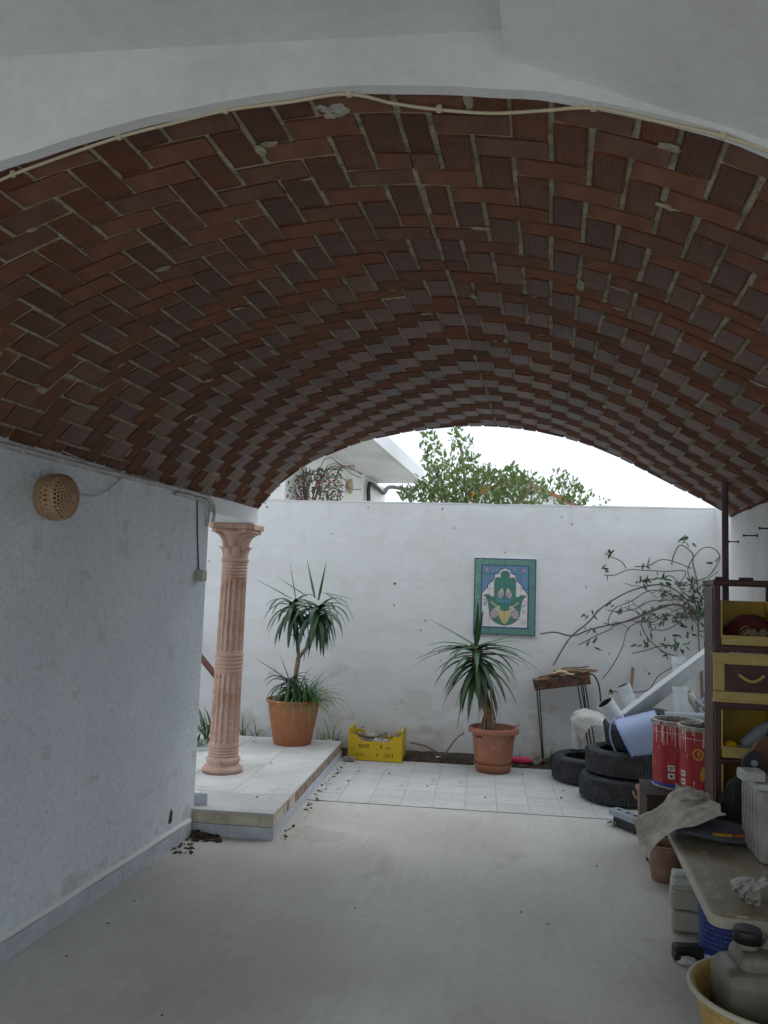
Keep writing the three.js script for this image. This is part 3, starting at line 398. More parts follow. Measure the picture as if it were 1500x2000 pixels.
// ------------------------------------------------------------------ column
{
  const B = onY(431, 1507, 0.16), t = thing('pink_column', 'fluted pink terracotta column with leaf capital standing on the tiled platform', 'column', [B.x + 0.005, 0.16, B.z - 0.02], CT);
  t.rotation.z = -0.012;
  const tm = M.terracottaStone;
  mesh('base', lathe([[0, 0.001], [0.152, 0.001], [0.154, 0.03], [0.142, 0.045], [0.122, 0.056], [0.118, 0.068], [0.130, 0.082], [0.132, 0.098], [0.122, 0.112], [0.112, 0.118], [0.112, 0.122]], 48), tm, t);
  const rings = (y0, y1, r, n) => { const p = []; for (let i = 0; i < n; i++) { const a = lerp(y0, y1, i / n), b = lerp(y0, y1, (i + 1) / n); p.push([r - 0.005, a], [r + 0.002, a + 0.006], [r + 0.003, b - 0.006], [r - 0.005, b]); } return lathe(p, 48); };
  const fluted = (y0, y1, r0, r1) => { const pos = [], idx = [], N = 144, rowsY = [y0, y0 + 0.012, y0 + 0.03, (y0 + y1) / 2, y1 - 0.03, y1 - 0.012, y1], dp = [0, 0, 1, 1, 1, 0, 0]; rowsY.forEach((y, k) => { const r = lerp(r0, r1, (y - y0) / (y1 - y0)); for (let i = 0; i <= N; i++) { const a = i / N * 2 * Math.PI, f = Math.pow(Math.abs(Math.sin(a * 8)), 0.6); const R = r - 0.013 * dp[k] * clamp((f - 0.25) / 0.75); pos.push(Math.cos(a) * R, y, Math.sin(a) * R); } }); for (let k = 0; k + 1 < rowsY.length; k++) for (let i = 0; i < N; i++) { const a = k * (N + 1) + i, b = a + N + 1; idx.push(a, b, a + 1, b, b + 1, a + 1); } const g = new THREE.BufferGeometry(); g.setAttribute('position', new THREE.Float32BufferAttribute(pos, 3)); g.setIndex(idx); g.computeVertexNormals(); return metreUV(g); };
  mesh('ring_band', rings(0.12, 0.21, 0.112, 4), tm, t); mesh('shaft', fluted(0.208, 0.755, 0.112, 0.106), tm, t); mesh('ring_band', rings(0.752, 0.90, 0.107, 5), tm, t);
  mesh('shaft', fluted(0.898, 1.475, 0.104, 0.098), tm, t); mesh('ring_band', rings(1.472, 1.60, 0.098, 5), tm, t);
  const cap = mesh('capital', lathe([[0.094, 1.598], [0.108, 1.604], [0.108, 1.622], [0.096, 1.632], [0.094, 1.68], [0.098, 1.73], [0.112, 1.78], [0.138, 1.815], [0.16, 1.83], [0.16, 1.84], [0, 1.84]], 48), tm, t);
  const leafShape = (h, w) => { const g = new THREE.BufferGeometry(), pos = [], idx = [], n = 10; for (let i = 0; i <= n; i++) { const u = i / n; for (let j = -3; j <= 3; j++) { const v = j / 3, ww = w * Math.sqrt(Math.max(0, 1 - Math.pow(u, 3.2))) * (0.75 + 0.3 * u); const out = 0.012 + 0.05 * Math.pow(u, 3) - 0.012 * v * v; pos.push(v * ww, u * h - 0.018 * Math.pow(u, 6), out); } } for (let i = 0; i < n; i++) for (let j = 0; j < 6; j++) { const a = i * 7 + j, b = a + 7; idx.push(a, a + 1, b, b, a + 1, b + 1); } g.setAttribute('position', new THREE.Float32BufferAttribute(pos, 3)); g.setIndex(idx); g.computeVertexNormals(); return metreUV(g); };
  for (let k = 0; k < 8; k++) { const a = (k + 0.5) * Math.PI / 4, l = mesh('leaf', leafShape(0.105, 0.044), tm, cap); l.position.set(Math.sin(a) * 0.088, 1.632, Math.cos(a) * 0.088); l.rotation.y = a; }
  for (let k = 0; k < 8; k++) { const a = k * Math.PI / 4, l = mesh('leaf', leafShape(0.15, 0.04), tm, cap); l.position.set(Math.sin(a) * 0.092, 1.69, Math.cos(a) * 0.092); l.rotation.y = a; l.scale.set(1, 1, k % 2 ? 1.7 : 1.0); }
  const ab = (hw, y0, y1) => { const s = new THREE.Shape(); for (let k = 0; k < 4; k++) { const a = k * Math.PI / 2 + Math.PI / 4, c = Math.cos, d = Math.sin, R = hw * 1.33; const e = 0.14; const p1 = [c(a - e) * R, d(a - e) * R], p2 = [c(a + e) * R, d(a + e) * R], m = a + Math.PI / 4; if (!k) s.moveTo(...p1); else s.lineTo(...p1); s.lineTo(...p2); const nx = [c(a + Math.PI / 2 - e) * R, d(a + Math.PI / 2 - e) * R]; s.quadraticCurveTo(c(m) * hw * 0.78, d(m) * hw * 0.78, ...nx); } s.closePath(); return metreUV(place(new THREE.ExtrudeGeometry(s, { depth: y1 - y0, bevelEnabled: true, bevelSize: 0.003, bevelThickness: 0.003, bevelSegments: 1, curveSegments: 10 }), 0, y0, 0, -Math.PI / 2)); };
  mesh('abacus', ab(0.150, 1.828, 1.852), tm, t); mesh('abacus', ab(0.166, 1.858, 1.894), tm, t);
}

// ------------------------------------------------------------------ wiring on the left wall and along the arch
{
  const t = thing('wall_conduit', 'painted conduit running along the top of the roughcast wall under the bricks', 'conduit');
  const pts = [V(XL + 0.012, 2.115, -1.86), V(XL + 0.012, 2.122, -2.4), V(XL + 0.014, 2.13, -2.93), V(XL + 0.012, 2.133, -3.4), V(XL + 0.016, 2.137, -3.9), V(XL + 0.013, 2.146, -4.4), V(XL + 0.014, 2.150, -4.8), V(XL + 0.02, 2.14, -4.98), V(XL + 0.024, 2.10, -5.05), V(XL + 0.02, 2.04, -5.075), V(XL + 0.012, 2.0, -5.08)];
  mesh('pipe', tube(pts, 0.0125, 120, 10), M.conduit, t);
  mesh('second_pipe', tube([V(XL + 0.016, 2.118, -4.5), V(XL + 0.016, 2.124, -4.75), V(XL + 0.02, 2.112, -4.93), V(XL + 0.022, 2.07, -4.985), V(XL + 0.016, 2.02, -5.0), V(XL + 0.01, 1.96, -5.0)], 0.009, 40, 8), M.conduit, t);
  [-2.3, -3.05, -3.85, -4.55].forEach((z) => mesh('clip', box(0.03, 0.034, 0.014, XL + 0.013, 2.117 + (-z - 2) * 0.0115, z), M.conduit, t));
  const c = solo('slack_cable', tube([onX(120, 880, XL + 0.01), onX(160, 899, XL + 0.008), onX(205, 927, XL + 0.01), onX(246, 921, XL + 0.012), onX(225, 945, XL + 0.02), onX(200, 963, XL + 0.03), onX(178, 969, XL + 0.04), onX(150, 962, XL + 0.05)], 0.004, 50, 6), M.conduit, 'thin loose cable looping from the conduit to the clay lamp', 'cable');
  const drop = onX(384, 990, XL), bx = onX(386, 1124, XL);
  const w = thing('junction_box', 'small cream junction box at the wall end with a dark wire down to it', 'junction box', [XL, bx.y, bx.z]);
  mesh('box', rbox(0.04, 0.075, 0.085, 0.006, 0.021, 0, 0), M.tableEdge, w); mesh('cover', rbox(0.008, 0.065, 0.074, 0.003, 0.043, 0, 0), M.tableEdge, w);
  mesh('wire', tube([V(0.004, drop.y + 0.14 - bx.y, drop.z - bx.z + 0.02), V(0.005, drop.y - bx.y, drop.z - bx.z), V(0.004, (drop.y - bx.y) * 0.5, (drop.z - bx.z) * 0.5), V(0.006, 0.036, 0)], 0.0042, 20, 6), M.darkWire, w);
  for (const s of [-1, 1]) mesh('screw', cyl(0.004, 0.004, 0.004, 8, 0.047, s * 0.022, s * 0.026, 0, 0, Math.PI / 2), M.iron, w);
  // cable pinned round the mouth of the vault
  const px = [[0, 352], [25, 341], [120, 306], [232, 268], [340, 240], [440, 216], [560, 200], [682, 184], [770, 202], [858, 214], [960, 221], [1060, 216], [1160, 211], [1290, 238], [1412, 266], [1500, 296]];
  const cp = px.map(([x, y]) => onVault(x, y, 0.012) ?? onZ(x, y, -1.86)); cp.unshift(V(cp[0].x - 0.4, yAtX(cp[0].x - 0.4) - 0.015, -1.85)); cp.push(V(cp[cp.length - 1].x + 0.3, yAtX(cp[cp.length - 1].x + 0.3) - 0.015, -1.85));
  const a = thing('arch_cable', 'cream cable pinned round the mouth of the brick vault with small clips', 'cable'); mesh('cable', tube(cp, 0.0042, 220, 8), M.cable, a);
  for (const k of [1, 3, 5, 7, 9, 12, 14]) { const q = cp[k + 1]; mesh('clip', rbox(0.014, 0.018, 0.012, 0.003, q.x, q.y + 0.002, q.z), M.cable, a); }
}
{ // pierced clay lamp
  const c0 = onX(110, 971, XL + 0.06), t = thing('clay_wall_lamp', 'pierced terracotta drum lamp fixed on the roughcast wall under the conduit', 'wall lamp', [XL, c0.y, c0.z]);
  const prof2 = [[0.082, 0.002], [0.092, 0.012], [0.100, 0.03], [0.104, 0.046], [0.105, 0.056], [0.105, 0.066], [0.104, 0.082], [0.100, 0.1], [0.096, 0.108], [0.089, 0.116], [0.085, 0.120], [0.078, 0.126], [0.073, 0.129], [0.065, 0.134], [0.060, 0.136], [0.051, 0.140], [0.046, 0.142], [0.036, 0.145], [0.031, 0.146], [0.02, 0.148], [0.005, 0.149]];
  function shell(off) { const pos = [], N = 120; const P = (k, i) => { const [r, x] = prof2[k], a = i / N * 2 * Math.PI; return [x - off * 0.6, Math.cos(a) * (r - off), Math.sin(a) * (r - off)]; };
    for (let k = 0; k + 1 < prof2.length; k++) for (let i = 0; i < N; i++) { const slot = (k === 3 || k === 5) && i % 4 === (k === 3 ? 0 : 2), row = (k - 8) / 2, face = k >= 8 && k < 19 && k % 2 === 0 && (i + row * 2) % (k > 14 ? 6 : 4) < (k > 14 ? 3 : 2); if (slot || face) continue; const a = P(k, i), b = P(k + 1, i), c = P(k + 1, i + 1), d = P(k, i + 1); pos.push(...a, ...b, ...c, ...a, ...c, ...d); }
    const g = new THREE.BufferGeometry(); g.setAttribute('position', new THREE.Float32BufferAttribute(pos, 3)); g.computeVertexNormals(); return g; }
  mesh('pierced_shade', merge([shell(0), shell(0.006)]), M.lampClay, t);
  mesh('bulb_holder', cyl(0.02, 0.024, 0.07, 14, 0.035, 0, 0, 0, 0, Math.PI / 2), M.darkWire, t);
  mesh('hanger', tube([V(0.006, 0.16, -0.03), V(0.008, 0.12, -0.035), V(0.012, 0.09, -0.03)], 0.004, 10, 6), M.conduit, t);
}

// ------------------------------------------------------------------ plants
function strap(o, d, len, wid, droop, seg = 8, fold = 0.35) { // a sword leaf: folded ribbon bending under its weight
  const pos = [], idx = []; let p = o.clone(), v = d.clone().normalize(); const side = V(0, 1, 0).cross(v); if (side.lengthSq() < 1e-4) side.set(1, 0, 0); side.normalize();
  for (let i = 0; i <= seg; i++) { const u = i / seg, w = wid * (u < 0.25 ? lerp(0.55, 1, u / 0.25) : Math.pow(1 - (u - 0.25) / 0.75, 0.75)) * 0.5 + 0.0004; const nn = v.clone().cross(side).normalize(); const m = p.clone().addScaledVector(nn, w * fold); const a = p.clone().addScaledVector(side, w), b = p.clone().addScaledVector(side, -w); pos.push(...a.toArray(), ...m.toArray(), ...b.toArray()); p.addScaledVector(v, len / seg); v.y -= droop / seg * (0.4 + 1.3 * u); v.normalize(); }
  for (let i = 0; i < seg; i++) { const a = i * 3; idx.push(a, a + 3, a + 1, a + 1, a + 3, a + 4, a + 1, a + 4, a + 2, a + 2, a + 4, a + 5); }
  const g = new THREE.BufferGeometry(); g.setAttribute('position', new THREE.Float32BufferAttribute(pos, 3)); g.setIndex(idx); g.computeVertexNormals(); return metreUV(g);
}
function rosette(parent, o, n, len, wid, opts = {}) { // each leaf a mesh of its own
  for (let i = 0; i < n; i++) { const a = i * 2.39996 + rnd(0.4), tier = i / n, el = lerp(opts.top ?? 1.0, opts.low ?? -0.5, tier) + rnd(-0.15, 0.15), d = V(Math.cos(a) * Math.cos(el), Math.sin(el), Math.sin(a) * Math.cos(el)); const l = len * rnd(0.75, 1.1); mesh('leaf', strap(o.clone().add(V(0, -0.12 * tier * (opts.sp ?? 1), 0)), d, l, wid * rnd(0.85, 1.1), lerp(opts.d0 ?? 0.5, opts.droop ?? 2.4, Math.pow(tier, 0.6)) * rnd(0.7, 1.25)), M.leaf[Math.floor(rnd(3))], parent); }
}
const potGeo = (r0, r1, h, rim, rimH) => lathe([[0, 0.001], [r0, 0.001], [lerp(r0, r1, 0.93), h - rimH], [r1 + rim, h - rimH + 0.004], [r1 + rim, h], [r1 - 0.012, h], [lerp(r0, r1, 0.85) - 0.014, h - 0.06], [0, h - 0.06]], 48);
{ // clay pot on the platform
  const b = onY(559, 1458, 0.162), px = b.x, pz = b.z - 0.17;
  const t = thing('clay_flowerpot', 'large tapered orange clay flowerpot on the tiled platform', 'flowerpot', [px, 0.162, pz]);
  mesh('pot', potGeo(0.17, 0.245, 0.40, 0.008, 0.022), M.clayPot, t);
  mesh('potting_soil', lump(0.2, 0.12, 3, 1, 0.14, 1).translate(0, 0.345, 0), M.soil, t);
  const y = thing('yucca_plant', 'yucca with two leafy heads on a forked trunk in the clay flowerpot', 'yucca', [px, 0.5, pz]);
  const fz = 0, f = (qx, qy) => onZ(qx, qy, pz).sub(V(px, 0.5, pz));
  const fork = f(583, 1283), hl = f(574, 1178), hr = f(626, 1185);
  mesh('trunk', merge([tube([V(0.05, -0.06, 0), f(577, 1330), fork], 0.021, 16, 10), tube([fork, f(582, 1250), hl], 0.015, 12, 8), tube([fork.clone().add(V(0, -0.01, 0)), f(605, 1255), hr.clone().add(V(0, 0, 0.05))], 0.017, 12, 8)]), M.bark, y);
  rosette(y, hl.clone(), 38, 0.36, 0.05, { low: -0.8, top: 0.6, droop: 4.2, d0: 2.4 }); rosette(y, hr.clone().add(V(0, 0, 0.05)), 52, 0.40, 0.052, { low: -0.9, top: 0.6, droop: 4.2, d0: 2.4 });
  for (const [x0, y0, x1, y1, h] of [[578, 1175, 567, 1097, 0], [570, 1170, 494, 1128, 0], [600, 1165, 538, 1126, 0], [618, 1168, 601, 1092, 1], [625, 1172, 641, 1098, 1], [634, 1158, 698, 1172, 1], [640, 1160, 676, 1184, 1]]) { const A = f(x0, y0).add(V(0, 0, h * 0.05)), B = f(x1, y1).add(V(0, 0, h * 0.05 + rnd(-0.06, 0.06))); mesh('leaf', strap(A, B.clone().sub(A), A.distanceTo(B) * 1.02, 0.042, 0.06), M.leaf[1], y); }
  for (let i = 0; i < 12; i++) { const A = hr.clone().add(V(rnd(-0.02, 0.04), -0.10, 0.06)); mesh('dead_leaf', strap(A, V(rnd(-0.25, 0.25), -1, rnd(-0.1, 0.2)), rnd(0.2, 0.3), 0.014, 0.2), M.dryLeaf, y); }
  const s = thing('young_yucca', 'small yucca rosette growing low in the clay flowerpot', 'yucca', [px - 0.04, 0.5, pz + 0.03]);
  mesh('stem', cyl(0.018, 0.024, 0.24, 10, 0, 0.1, 0), M.bark, s);
  rosette(s, V(0, 0.23, 0.0), 40, 0.31, 0.042, { low: -0.7, top: 0.6, droop: 3.4, d0: 1.8 });
  for (const [x1, y1] of [[496, 1282], [547, 1278], [522, 1312]]) { const A = V(0, 0.22, 0), B = onZ(x1, y1, pz + 0.05).sub(V(px - 0.04, 0.5, pz + 0.03)); mesh('leaf', strap(A, B.clone().sub(A), A.distanceTo(B), 0.036, 0.1), M.leaf[0], s); }
  const g = thing('trailing_grass', 'bright green fine grassy plant spilling over the clay flowerpot rim', 'plant', [px + 0.09, 0.5, pz + 0.03]);
  const blades = []; for (let i = 0; i < 190; i++) { const a = rnd(-1.7, 1.9), el = rnd(0.2, 1.3), d = V(Math.cos(a) * Math.cos(el), Math.sin(el), Math.sin(a) * Math.cos(el)); blades.push(strap(V(rnd(-0.08, 0.09), rnd(0, 0.04), rnd(-0.06, 0.1)), d, rnd(0.22, 0.56), 0.009, rnd(1.6, 3.0), 7)); }
  for (let i = 0; i < 26; i++) { const a = rnd(2.0, 4.4), el = rnd(0.2, 1.2), d = V(Math.cos(a) * Math.cos(el), Math.sin(el), Math.sin(a) * Math.cos(el)); blades.push(strap(V(-0.14, 0.02, 0.0), d, rnd(0.16, 0.3), 0.008, rnd(1.8, 3.0), 6)); }
  mesh('blades', merge(blades), M.grassLeaf, g); mesh('root_clump', lump(0.05, 0.3, 1, 1.4, 0.6, 1.2), M.soil, g);
}
{ // plastic pot with saucer in front of the wall
  const b = onY(960, 1512, 0.01), px = b.x, pz = b.z - 0.155;
  const t = thing('plastic_flowerpot', 'brown red plastic flowerpot with wide rim standing in a saucer', 'flowerpot', [px, 0.009, pz]);
  mesh('pot', lathe([[0, 0.022], [0.15, 0.022], [0.168, 0.12], [0.192, 0.335], [0.222, 0.338], [0.226, 0.35], [0.224, 0.378], [0.212, 0.384], [0.188, 0.380], [0.182, 0.30], [0, 0.30]], 48), M.plasticPot, t);
  mesh('saucer', lathe([[0, 0.001], [0.152, 0.001], [0.168, 0.06], [0.176, 0.066], [0.172, 0.072], [0.164, 0.068], [0.150, 0.012], [0, 0.012]], 48), M.plasticPot, t);
  mesh('potting_soil', lump(0.18, 0.12, 3, 1, 0.14, 1).translate(0, 0.31, 0), M.soil, t);
  const y = thing('yucca_plant', 'single headed yucca with long drooping leaves in the plastic flowerpot', 'yucca', [px, 0.32, pz]);
  const f = (qx, qy, dz = 0) => onZ(qx, qy, pz + dz).sub(V(px, 0.32, pz)), head = f(932, 1268);
  mesh('trunk', tube([V(-0.02, -0.02, 0), V(-0.05, 0.2, 0), V(head.x, 0.45, 0), head], 0.042, 16, 12), M.bark, y);
  for (let i = 0; i < 26; i++) { const a = rnd(6.28); mesh('dead_leaf', strap(V(-0.05 + Math.cos(a) * 0.04, rnd(0.18, 0.42), Math.sin(a) * 0.04), V(Math.cos(a) * 0.28, -1, Math.sin(a) * 0.28), rnd(0.2, 0.34), 0.02, 0.2), M.dryLeaf, y); }
  rosette(y, head, 58, 0.54, 0.062, { low: -1.0, top: 0.45, droop: 2.5, d0: 0.7, sp: 1.6 });
  for (const [x1, y1, dz, dr] of [[934, 1172, 0.03, 0.0], [944, 1190, 0.08, 0], [832, 1207, 0, 0.05], [815, 1306, 0.1, 0.7], [818, 1322, 0.05, 0.9], [1012, 1240, -0.05, 0], [1030, 1312, 0.1, 1.0], [1040, 1338, 0.05, 1.1]]) { const A = f(930, 1262), B = f(x1, y1, dz), d = B.clone().sub(A); d.y += dr * 0.25; mesh('leaf', strap(A, d, A.distanceTo(B) * (1 + 0.12 * dr), 0.055, dr * 0.9), M.leaf[1], y); }
  solo('dry_stalk', tube([onZ(905, 1432, pz + 0.02), onZ(890, 1444, pz - 0.1), onZ(868, 1474, pz - 0.25)], 0.008, 12, 6), M.dryLeaf, 'dry brown stalk leaning from the plastic flowerpot to the soil', 'stalk');
}
// leafy weeds in the beds
function weed(px, py, n, len, w, label) { const b = onW(px, py, SOILW + 0.2); const t = thing('weed_plant', label, 'weed', [b.x, SOILY, b.z], 0, 'weeds along the courtyard wall'); for (let i = 0; i < n; i++) { const a = rnd(6.28), el = rnd(0.4, 1.35); mesh('leaf', strap(V(rnd(-0.03, 0.03), -0.005, rnd(-0.03, 0.03)), V(Math.cos(a) * Math.cos(el), Math.sin(el), Math.sin(a) * Math.cos(el) * 0.6), rnd(0.6, 1.1) * len, w, rnd(1, 2.4), 6), i % 5 ? M.grassLeaf : M.dryLeaf, t); } }
weed(470, 1432, 22, 0.36, 0.018, 'arching green weed at the wall between column and clay flowerpot'); weed(500, 1436, 14, 0.30, 0.016, 'arching green weed at the wall close beside the clay flowerpot'); weed(650, 1432, 26, 0.36, 0.014, 'dry green weed tuft at the wall beside the yellow crate'); weed(628, 1430, 16, 0.30, 0.016, 'green weed tuft behind the platform corner'); weed(1072, 1474, 12, 0.16, 0.012, 'small grass tuft at the brazier leg');
{ // bushy leaves seen between the wall end and the column
  for (const [px, py, y0, s] of [[396, 1440, 0.1, 1], [392, 1480, 0.1, 0.8]]) { const b = onZ(px, py, -6.9), t = thing('bed_shrub', s === 1 ? 'dark leafy shrub in the bed behind the wall end' : 'low leafy herb at the platform edge behind the wall end', 'shrub', [b.x - 0.25, 0.06, b.z]); const l = []; for (let i = 0; i < 90; i++) { const a = rnd(6.28), el = rnd(0.1, 1.4); l.push(strap(V(rnd(-0.3, 0.3) * s, rnd(0, 0.25) * s, rnd(-0.3, 0.3) * s), V(Math.cos(a) * Math.cos(el), Math.sin(el), Math.sin(a) * Math.cos(el)), rnd(0.12, 0.3) * s, 0.035, rnd(0.5, 2), 5)); } mesh('foliage', merge(l), M.leaf[1], t); mesh('stems', merge([0, 1, 2, 3].map((i) => bar(V(0, -0.02, 0), V(rnd(-0.2, 0.2), 0.3 * s, rnd(-0.2, 0.2)), 0.008))), M.twig, t); }
  const a = onZ(391, 1282, -7.6), b = onZ(412, 1308, -7.6), d = b.clone().sub(a); const h = thing('handrail', 'sloping dark brown handrail behind the pink column', 'handrail'); mesh('rail', bar(a.clone().addScaledVector(d, -2), b.clone().addScaledVector(d, 1.2), 0.03, 10), M.darkWood, h); const e = b.clone().addScaledVector(d, 1.1); mesh('post', bar(V(e.x, 0.03, e.z), V(e.x, e.y, e.z), 0.018, 10), M.darkWood, h); const e2 = a.clone().addScaledVector(d, -1.9); mesh('post', bar(V(e2.x, 0.03, e2.z), V(e2.x, e2.y, e2.z), 0.018, 10), M.darkWood, h);
}
{ // climber spread over the wall
  const t = thing('wall_climber', 'sparse climbing shrub with arching bare twigs spread over the white wall', 'climber');
  const Z = (x, y) => [1000 + x / 3, 1000 + y / 3], W0 = wallW - 0.06;
  const br = [[[1108, 900], [1100, 850], [1085, 640], [1075, 560], [1060, 430], [1075, 400], [1065, 300], [1060, 250], [985, 195], [945, 250], [935, 310]], [[1090, 640], [1000, 490], [880, 430], [760, 440], [640, 490], [520, 560], [440, 640], [340, 740], [240, 900]], [[1085, 590], [960, 540], [830, 580], [700, 640], [560, 670], [440, 690], [350, 718], [250, 710], [165, 715]], [[1070, 560], [900, 470], [800, 455], [700, 530], [600, 560], [560, 640], [600, 680], [500, 720], [390, 780]], [[1075, 520], [980, 440], [1020, 350], [900, 345], [780, 335], [680, 340], [600, 375], [540, 370]], [[1060, 440], [1030, 340], [1060, 265], [1130, 215], [1190, 210], [1220, 260], [1190, 320], [1140, 385], [1080, 405]], [[1050, 330], [960, 295], [880, 285], [800, 310], [720, 320]], [[1085, 600], [980, 620], [900, 600], [830, 640], [760, 640], [780, 720], [850, 780], [900, 830], [1000, 850]], [[820, 640], [760, 640], [680, 680], [640, 800], [590, 900], [530, 980]], [[930, 780], [850, 790], [800, 800], [700, 830]], [[1075, 580], [1000, 520], [900, 520], [800, 530], [720, 560], [620, 590], [560, 575]], [[1080, 600], [1010, 560], [900, 545], [780, 600], [640, 650], [590, 665], [540, 650]], [[1095, 700], [1130, 690], [1150, 620], [1165, 560], [1160, 470], [1130, 420]], [[1100, 720], [1140, 740], [1150, 680], [1145, 600]], [[1075, 410], [1000, 430], [930, 380], [880, 385], [760, 400]], [[670, 330], [640, 290], [590, 260], [545, 240]], [[1085, 620], [1040, 590], [960, 650], [900, 690], [840, 690]], [[1000, 850], [950, 900], [860, 960], [800, 1040], [690, 1050], [580, 1050]]];
  br.forEach((b, k) => { const pts = b.map(([x, y]) => onW(...Z(x, y), W0 + (k === 0 ? 0 : rnd(-0.16, 0.03)))); pts.forEach((q, i) => { if (i > 1 && i < pts.length - 1) q.add(V(rnd(-0.012, 0.012), rnd(-0.012, 0.012), 0)); }); mesh('branch', tube(pts, k === 0 ? 0.007 : k < 3 ? 0.0075 : 0.0048, b.length * 6, 6), k === 0 ? M.bark : M.twig, t); });
  for (let i = 0; i < 46; i++) { const x = rnd(640, 1130), y = lerp(430, 640, rnd()) + (x < 800 ? 40 : 0), a = rnd(-0.7, 0.7) + (rnd() < 0.5 ? Math.PI : 0), l = rnd(50, 150), w = W0 + rnd(-0.2, 0.02), P2 = (k) => onW(...Z(x + Math.cos(a) * l * k, y + Math.sin(a) * l * k + rnd(-14, 14)), w); mesh('twig', tube([P2(0), P2(0.35), P2(0.7), P2(1)], rnd(0.0022, 0.0036), 12, 5), M.twig, t); }
  const foot = onW(...Z(1108, 900), W0); mesh('stem', tube([V(foot.x + 0.05, SOILY - 0.03, foot.z), V(foot.x + 0.02, 0.4, foot.z), foot], 0.014, 14, 8), M.bark, t);
  const leafG = [0, 1, 2].map((k) => { const s = new THREE.Shape(); s.moveTo(0, 0); s.quadraticCurveTo(0.016, 0.014, 0, 0.046 + k * 0.006); s.quadraticCurveTo(-0.016, 0.014, 0, 0); const g = new THREE.ShapeGeometry(s, 5); const p = g.attributes.position; for (let i = 0; i < p.count; i++) p.setZ(i, -0.25 * Math.abs(p.getX(i)) - 2.2 * p.getY(i) * p.getY(i)); g.computeVertexNormals(); return metreUV(g); });
  const small = []; let nl = 0;
  const leaf = (q, s) => { const e = new THREE.Euler(rnd(-1, 1), rnd(-1.2, 1.2), rnd(6.28)); if (nl < 300) { const m = mesh('leaf', leafG[nl % 3], M.leaf[nl % 2], t); m.position.copy(q); m.rotation.copy(e); m.scale.setScalar(s); nl++; } };
  for (const [x, y, rx, ry, n] of [[830, 400, 90, 30, 22], [980, 450, 110, 50, 34], [1110, 470, 60, 70, 40], [1040, 560, 90, 50, 30], [900, 640, 110, 50, 24], [790, 600, 80, 60, 12], [960, 800, 80, 40, 24], [780, 740, 50, 40, 10], [1130, 600, 40, 60, 24], [1030, 165, 25, 20, 8], [575, 245, 25, 8, 4], [545, 350, 25, 18, 5], [780, 315, 25, 12, 5], [440, 600, 40, 15, 5], [460, 690, 50, 15, 5], [450, 775, 30, 20, 5], [1180, 295, 10, 8, 2], [1000, 700, 60, 40, 10], [1010, 900, 20, 20, 5], [800, 945, 12, 8, 2], [590, 1045, 14, 10, 3], [540, 555, 40, 16, 4], [640, 590, 30, 14, 4]]) for (let i = 0; i < n; i++) leaf(onW(...Z(x + rnd(-rx, rx), y + rnd(-ry, ry)), W0 + rnd(-0.2, 0.03)), rnd(0.95, 1.6));
}
